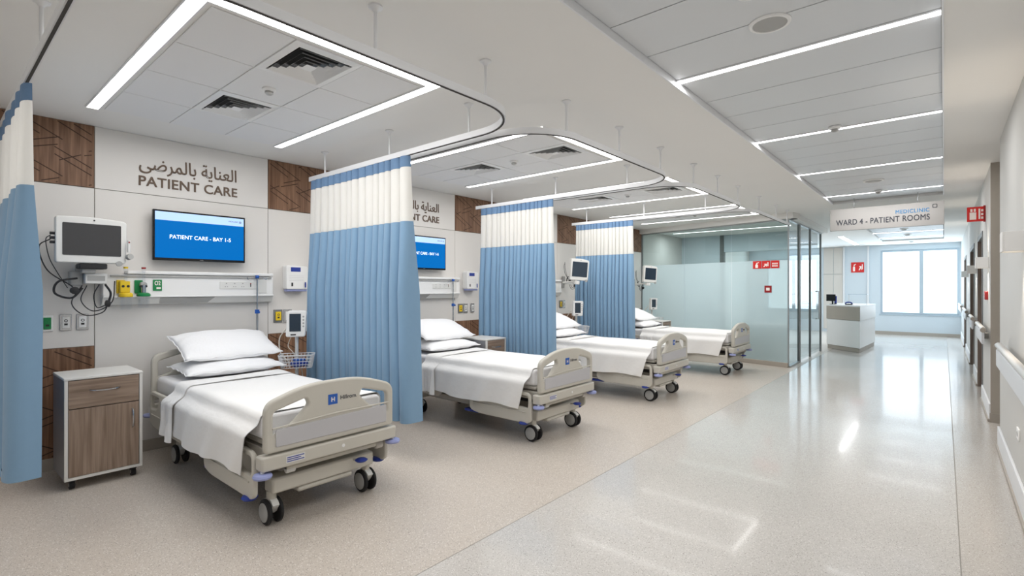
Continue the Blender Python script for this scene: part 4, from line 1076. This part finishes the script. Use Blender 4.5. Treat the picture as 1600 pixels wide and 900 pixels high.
ARROW = [[(.2, .2), (.3, .2), (.52, .42), (.52, .25), (.62, .25), (.62, .62), (.28, .62), (.28, .52), (.44, .52), (.2, .3)], [(.68, .3), (.8, .3), (.8, .8), (.68, .8)]]
GRID = [[(.18 + .24 * i, .2 + .3 * j), (.34 + .24 * i, .2 + .3 * j), (.34 + .24 * i, .4 + .3 * j), (.18 + .24 * i, .4 + .3 * j)] for i in range(3) for j in range(2)]
def ga(px):      # distance along the glass for a viewing direction
    th = math.radians(40.4595) - math.atan((px - 800) / 791.454)
    dx, dy = -math.sin(th), math.cos(th)
    den = gu.x * dy - gu.y * dx
    return (G0.y * dx - G0.x * dy) / den
for (p0, p1, art, lab) in ((1177, 1190, EXT, 'red fire extinguisher sign, leftmost of three on the glass'), (1191, 1204, ARROW, 'red sign with arrow marks, middle of three on the glass'), (1205, 1218, GRID, 'red sign with small squares, rightmost of three on the glass')):
    a, b = ga(p0), ga(p1); on_glass(a, b - a, 1.86 + .02, 2.03, M['red'], 'fire_sign', lab, 'sign', art, 'red signs on the glass wall')
a, b = ga(1195), ga(1206); on_glass(a, b - a, 1.41, 1.545, M['redd'], 'fire_call_point', 'small red fire call point low under the three red signs on the glass', 'call point', [[(.25, .3), (.75, .3), (.75, .7), (.25, .7)]])
# interior of the glazed room
mb = MB(); mb.box(-5.6, -4.55, 13.9, 14.0, 0, ZC, M['end']); mb.box(-4.55, -4.45, 13.88, 14.02, 0, ZC, M['post']); struct(mb, 'wall_inner', smooth=False)
t = thing('low_cabinet', 'blurred low teal cabinet seen behind the frosted glass', 'cabinet', (-2.95, 11.55, 0))
mb = MB(); mb.box(-3.25, -2.45, 11.25, 11.65, .04, .72, M['teal']); mb.build('carcass', t, bev=.01)
mb = MB(); mb.box(-3.27, -2.43, 11.23, 11.67, .72, .75, M['grey']); mb.build('top_board', t, bev=.006)
for i, (a, b) in enumerate(((-5.3, -2.6),)):
    t = thing('glazed_room_light', 'white light strip on the ceiling of the glazed room behind the partition', 'ceiling light', (-3.9, 12.6, 2.9))
    mb = MB(); mb.box(a, b, 12.57, 12.63, 2.892, 2.8995, M['strip2']); mb.build('diffuser', t)
    mb = MB(); mb.box(a, b, 12.555, 12.57, 2.888, 2.9, M['alu']); mb.box(a, b, 12.63, 12.645, 2.888, 2.9, M['alu']); mb.build('frame', t)
# glazed screen further back with a header
mb = MB(); mb.box(-4.45, -2.3, 13.9, 14.0, 2.45, ZC, M['end']); struct(mb, 'wall_header', smooth=False)

# ------------------------------------------------------------------ reception counter
Q = [(-2.24, 14.75), (-1.47, 14.03), (-1.36, 16.2), (-2.2, 16.2)]
t = thing('reception_counter', 'white reception counter with beige band beside the glass door', 'counter', (-1.8, 15.2, 0))
def inset(q, k):
    c = Vector((sum(p[0] for p in q) / 4, sum(p[1] for p in q) / 4)); return [tuple(c + (Vector(p) - c) * k) for p in q]
for (nme, k, z0, z1, m) in (('plinth', .95, 0, .1, 'skirt'), ('body', .985, .1, .735, 'white'), ('band', 1.0, .74, 1.055, 'taupe'), ('worktop', 1.015, 1.055, 1.09, 'white')):
    mb = MB(); mb.hexa(inset(Q, k), z0, z1, M[m])
    if nme == 'band':
        a_, b_ = Vector(Q[1]), Vector(Q[2]); mb.add([(a_.x + .004, a_.y, z0), (b_.x + .004, b_.y, z0), (b_.x + .004, b_.y, z1), (a_.x + .004, a_.y, z1)], [(0, 1, 2, 3)], M['white'])
    mb.build(nme, t, bev=.006)
t = thing('computer_monitor', 'black computer screen standing at the left end of the counter', 'monitor', (-2.17, 14.95, 1.09))
mb = MB(); mb.box(-2.27, -2.07, 14.93, 14.96, 1.17, 1.34, M['black']); mb.build('screen', t, bev=.006)
mb = MB(); mb.cyl((-2.14, 14.97, 1.098), (-2.14, 14.97, 1.22), .018, M['dark']); mb.box(-2.2, -2.08, 14.92, 15.04, 1.09, 1.1, M['dark']); mb.build('stand', t, bev=.003)
mb = MB(); mb.box(-2.10, -2.05, 14.96, 15.0, 1.12, 1.30, M['navy']); mb.box(-2.10, -2.05, 14.95, 15.02, 1.1, 1.12, M['dark']); mb.build('handset', t, bev=.006)
t = thing('desk_phone', 'small dark telephone at the middle of the counter top', 'telephone', (-1.76, 14.7, 1.09))
mb = MB(); mb.hexa([(-1.83, 14.62), (-1.69, 14.62), (-1.69, 14.78), (-1.83, 14.78)], 1.09, 1.115, M['dark']); mb.build('base', t, bev=.006)
mb = MB(); mb.tube(bez([(-1.83, 14.64, 1.12), (-1.80, 14.66, 1.15), (-1.73, 14.68, 1.15), (-1.69, 14.7, 1.12)]), .016, M['navy']); mb.build('handset', t)
t = thing('acrylic_stand', 'clear stand on thin rods on the right of the counter top', 'display stand', (-1.58, 14.6, 1.09))
mb = MB()
for p in ((-1.78, 14.85), (-1.42, 14.85)): mb.cyl((p[0], p[1], 1.09), (p[0], p[1], 1.34), .006, M['alu'])
mb.build('rods', t)
mb = MB(); mb.box(-1.80, -1.40, 14.78, 14.92, 1.34, 1.35, M['acrylic']); mb.build('shelf', t)

# sign on the back wall pier
def red_square(x, y, z, w, h, label):
    t_ = thing('fire_sign', label, 'sign', (x, y, z))
    mb = MB(); mb.box(x, x + w, y - .02, y, z, z + h, M['red']); mb.build('plate', t_, bev=.004)
    mb = MB()
    for art, ox in ((EXT, 0), (ARROW, .5)):
        for lp in art: mb.mesh(plate([[((p[0] * .5 + ox) * w, p[1] * h) for p in lp]], .002), frame_my(x, y - .022, z), M['signw'])
    mb.build('pictogram', t_, smooth=False)
red_square(-2.38, YE, 2.02, .36, .34, 'red square fire sign on the pale wall behind the counter')

# ------------------------------------------------------------------ hanging ward sign
t = thing('hanging_ward_sign', 'grey hanging sign reading Ward 4 Patient Rooms below the corridor ceiling', 'sign', (-.71, 9.73, 2.43))
mb = MB(); mb.box(-1.425, .003, 9.73, 9.77, 2.43, 2.782, M['signp']); mb.build('panel', t, bev=.003)
mb = MB(); mb.mesh(text_mesh('WARD 4 - PATIENT ROOMS', width=1.18, height=.088, bold=.009, depth=.003, sp=1.05), frame_my(-1.34, 9.728, 2.515), M['ink']); mb.build('ward_text', t, smooth=False)
mb = MB(); mb.mesh(text_mesh('MEDICLINIC', width=.4, height=.058, bold=.014, depth=.003, sp=1.1), frame_my(-.565, 9.728, 2.635), M['mblue']); mb.mesh(text_mesh('HOSPITAL', width=.14, height=.012, depth=.002), frame_my(-.305, 9.728, 2.708), M['grey']); mb.build('hospital_text', t, smooth=False)
mb = MB(); mb.mesh(plate([rounded([(0, 0), (.055, 0), (.055, .055), (0, .055)], .01), rounded([(.009, .009), (.046, .009), (.046, .046), (.009, .046)], .006)], .002), frame_my(-.13, 9.728, 2.685), M['ink']); mb.build('logo', t, smooth=False)
for x in (-1.1, -.3):
    mb = MB(); mb.cyl((x, 9.75, 2.78), (x, 9.75, 2.943), .006, M['chrome'], n=8); mb.build('hanger_rod', t)

# ------------------------------------------------------------------ right wall
def handrail(y0, y1, label):
    t_ = thing('handrail', label, 'handrail', (XR, (y0 + y1) / 2, .9), 'corridor wall handrails')
    mb = MB(); prof = rounded([(XR - .075, .86), (XR - .055, .86), (XR - .05, 1.0), (XR - .075, 1.0)], .01, 3)
    n = len(prof); v = [(x, y0, z) for x, z in prof] + [(x, y1, z) for x, z in prof]
    mb.add(v, [tuple(range(n)), tuple(range(2 * n - 1, n - 1, -1))] + [(i, n + i, n + (i + 1) % n, (i + 1) % n) for i in range(n)], M['bumper']); mb.build('bumper_board', t_)
    mb = MB(); mb.cyl((XR - .06, y0 + .01, 1.03), (XR - .06, y1 - .01, 1.03), .024, M['rail'], n=18); mb.build('grip', t_)
    mb = MB(); mb.cyl((XR - .063, y0 - .012, 1.02), (XR - .063, y0 + .012, 1.02), .026, M['skirt'], n=18); mb.build('end_cap', t_)
    mb = MB(); mb.cyl((XR - .063, y1 - .012, 1.02), (XR - .063, y1 + .012, 1.02), .026, M['skirt'], n=18); mb.build('end_cap', t_)
    k = max(2, int((y1 - y0) / .9)); mb = MB()
    for i in range(k):
        y = y0 + (y1 - y0) * (i + .5) / k; mb.box(XR - .06, XR, y - .025, y + .025, .9, .97, M['grey'])
    mb.build('wall_brackets', t_, bev=.005)
handrail(-1.0, 5.75, 'nearest white handrail along the right wall, cut by the photo edge')
handrail(7.86, 9.25, 'short handrail on the right wall just past the taupe pier')
handrail(10.6, 11.7, 'handrail between the first and second doors on the right')
handrail(13.5, 15.85, 'far handrail between the second and third doors on the right')
handrail(17.35, 20.2, 'farthest handrail on the right wall near the end window')
for i, (a, b) in enumerate([(YB, RYE), (PY, 9.3), (10.55, 11.75), (13.45, 15.9), (17.3, YE)]):
    mb = MB(); mb.box(XR - .018, XR, a, b, 0, .2, M['skirtw']); mb.box(XR - .03, XR, a, b, 0, .03, M['skirt']); struct(mb, 'baseboard_right' if i == 0 else 'baseboard_right.%03d' % i, bev=.004)
def sconce(y, z, label):
    t_ = thing('box_sconce', label, 'wall light', (XR, y, z), 'box wall lights in the corridor')
    mb = MB(); x0 = XR - .115; h = .13; L = .17; th = .01
    mb.box(x0, x0 + th, y, y + L, z, z + h, M['sconce']); mb.box(x0 + th, XR, y, y + th, z, z + h, M['sconce']); mb.box(x0 + th, XR, y + L - th, y + L, z, z + h, M['sconce']); mb.build('shade', t_, bev=.003)
    mb = MB(); mb.box(x0 + .04, XR - .02, y + .05, y + L - .05, z + .045, z + .085, M['glow']); mb.build('lamp', t_)
    mb = MB(); mb.box(XR - .02, XR, y + .04, y + L - .04, z + .03, z + .1, M['grey']); mb.build('back_plate', t_)
    for s in (-1, 1):
        l = bpy.data.lights.new('sconce spot', 'SPOT'); l.energy = 22 if s < 0 else 9; l.spot_size = 1.5; l.spot_blend = .8; l.color = (1, .87, .72); l.shadow_soft_size = .03
        o = bpy.data.objects.new('sconce_spot', l); COL.objects.link(o); o.location = (XR - .045, y + L / 2, z + h / 2 + s * .09); o.rotation_euler = (0 if s < 0 else PI, 0, 0)
sconce(4.55, 1.735, 'nearest white box wall light on the right wall')
sconce(8.15, 1.735, 'white box wall light on the right wall past the taupe pier')
sconce(11.1, 1.735, 'small white box wall light between the first and second doors')
sconce(14.6, 1.735, 'farthest small white box wall light on the right wall')
t = thing('exit_sign', 'red sign box projecting from the right wall under the ceiling', 'sign', (.3, 8.75, 2.36))
mb = MB(); mb.box(.225, .40, 8.75, 8.80, 2.35, 2.535, M['red']); mb.build('box', t, bev=.004)
mb = MB()
for lp in ([(.14, .12), (.5, .12), (.5, .62), (.14, .62)], [(.18, .66), (.3, .66), (.3, .86), (.18, .86)], [(.36, .66), (.48, .66), (.48, .86), (.36, .86)], [(.62, .15), (.72, .15), (.72, .85), (.62, .85)], [(.76, .15), (.88, .15), (.88, .3), (.76, .3)], [(.76, .4), (.88, .4), (.88, .55), (.76, .55)], [(.76, .65), (.88, .65), (.88, .8), (.76, .8)]):
    mb.mesh(plate([[(p[0] * .175, p[1] * .185) for p in lp]], .002), frame_my(.225, 8.748, 2.35), M['signw'])
mb.build('pictogram', t, smooth=False)
mb = MB(); mb.box(.38, .4, 8.74, 8.81, 2.34, 2.545, M['redd']); mb.build('wall_plate', t)
mb = MB(); mb.box(XR - .03, XR, 8.25, 8.42, 1.36, 1.46, M['redd']); single(mb, 'fire_call_point', 'small dark red box on the right wall below the second box light', 'call point', (XR, 8.3, 1.36), bev=.005)
t = thing('socket_plate', 'white socket plate low on the right wall above the skirting', 'wall socket', (XR, 5.0, .44))
mb = MB(); mb.box(XR - .01, XR, 4.93, 5.05, .44, .52, M['white']); mb.build('plate', t, bev=.003)
mb = MB(); mb.cyl((XR - .012, 4.99, .48), (XR - .0095, 4.99, .48), .02, M['grey']); mb.build('socket_face', t)

# ------------------------------------------------------------------ lights
def area(name, loc, sx, sy, energy, color=(1, 1, 1), rot=(0, 0, 0), spread=PI, gl=False):
    l = bpy.data.lights.new(name, 'AREA'); l.shape = 'RECTANGLE'; l.size = sx; l.size_y = sy; l.energy = energy; l.color = color; l.spread = spread
    o = bpy.data.objects.new(name, l); COL.objects.link(o); o.location = loc; o.rotation_euler = rot; o.visible_glossy = gl; return o
WARM = (1.0, .983, .965); COOL = (.86, .94, 1.0)
for k, (y0, y1) in enumerate(BL): area('bay lamp', (-3.83, (y0 + y1) / 2, 2.86), 2.3, 1.4, 39, WARM)
area('unseen fill lamp', (-3.83, -1.2, 2.86), 2.3, 1.4, 26, WARM)  # added out of view to raise the ambient light; no fixture modelled there
for y in [-.42, 1.52] + LY: area('corridor lamp', (-.71, y, 2.925), 1.35, .12, 17, (1, .99, .98))
for y in (14.6, 16.3, 18.0): area('far corridor lamp', (-.71, y, 2.90), 1.35, .12, 18, COOL)
area('glazed room lamp', (-3.9, 12.6, 2.86), 2.6, .3, 46, COOL)
area('reception lamp', (-3.6, 17.0, 2.86), 2.6, 2.0, 60, COOL)
area('window daylight', (-.58, YE + .5, 1.7), 1.8, 2.0, 190, (.72, .88, 1.0), (-PI / 2, 0, 0))
area('window daylight', (-4.2, YE + .5, 1.65), 1.6, 1.8, 120, (.68, .86, 1.0), (-PI / 2, 0, 0))

w = bpy.data.worlds.new('World'); SC.world = w; w.use_nodes = True
bgn = w.node_tree.nodes['Background']; bgn.inputs[0].default_value = (.86, .94, 1.0, 1); bgn.inputs[1].default_value = 3.0

# ------------------------------------------------------------------ camera
cam = bpy.data.cameras.new('Camera'); cam.sensor_width = 36; cam.lens = 791.454 / 1600 * 36; cam.clip_start = .05
co = bpy.data.objects.new('Camera', cam); COL.objects.link(co)
co.location = (0, 0, 1.5); co.rotation_euler = (PI / 2, 0, math.radians(40.4595))
SC.camera = co
SC.view_settings.view_transform = 'Standard'
SC.view_settings.exposure = -0.17
SC.cycles.use_denoising = True
SC.cycles.max_bounces = 10
SC.cycles.diffuse_bounces = 5
SC.cycles.sample_clamp_indirect = 6
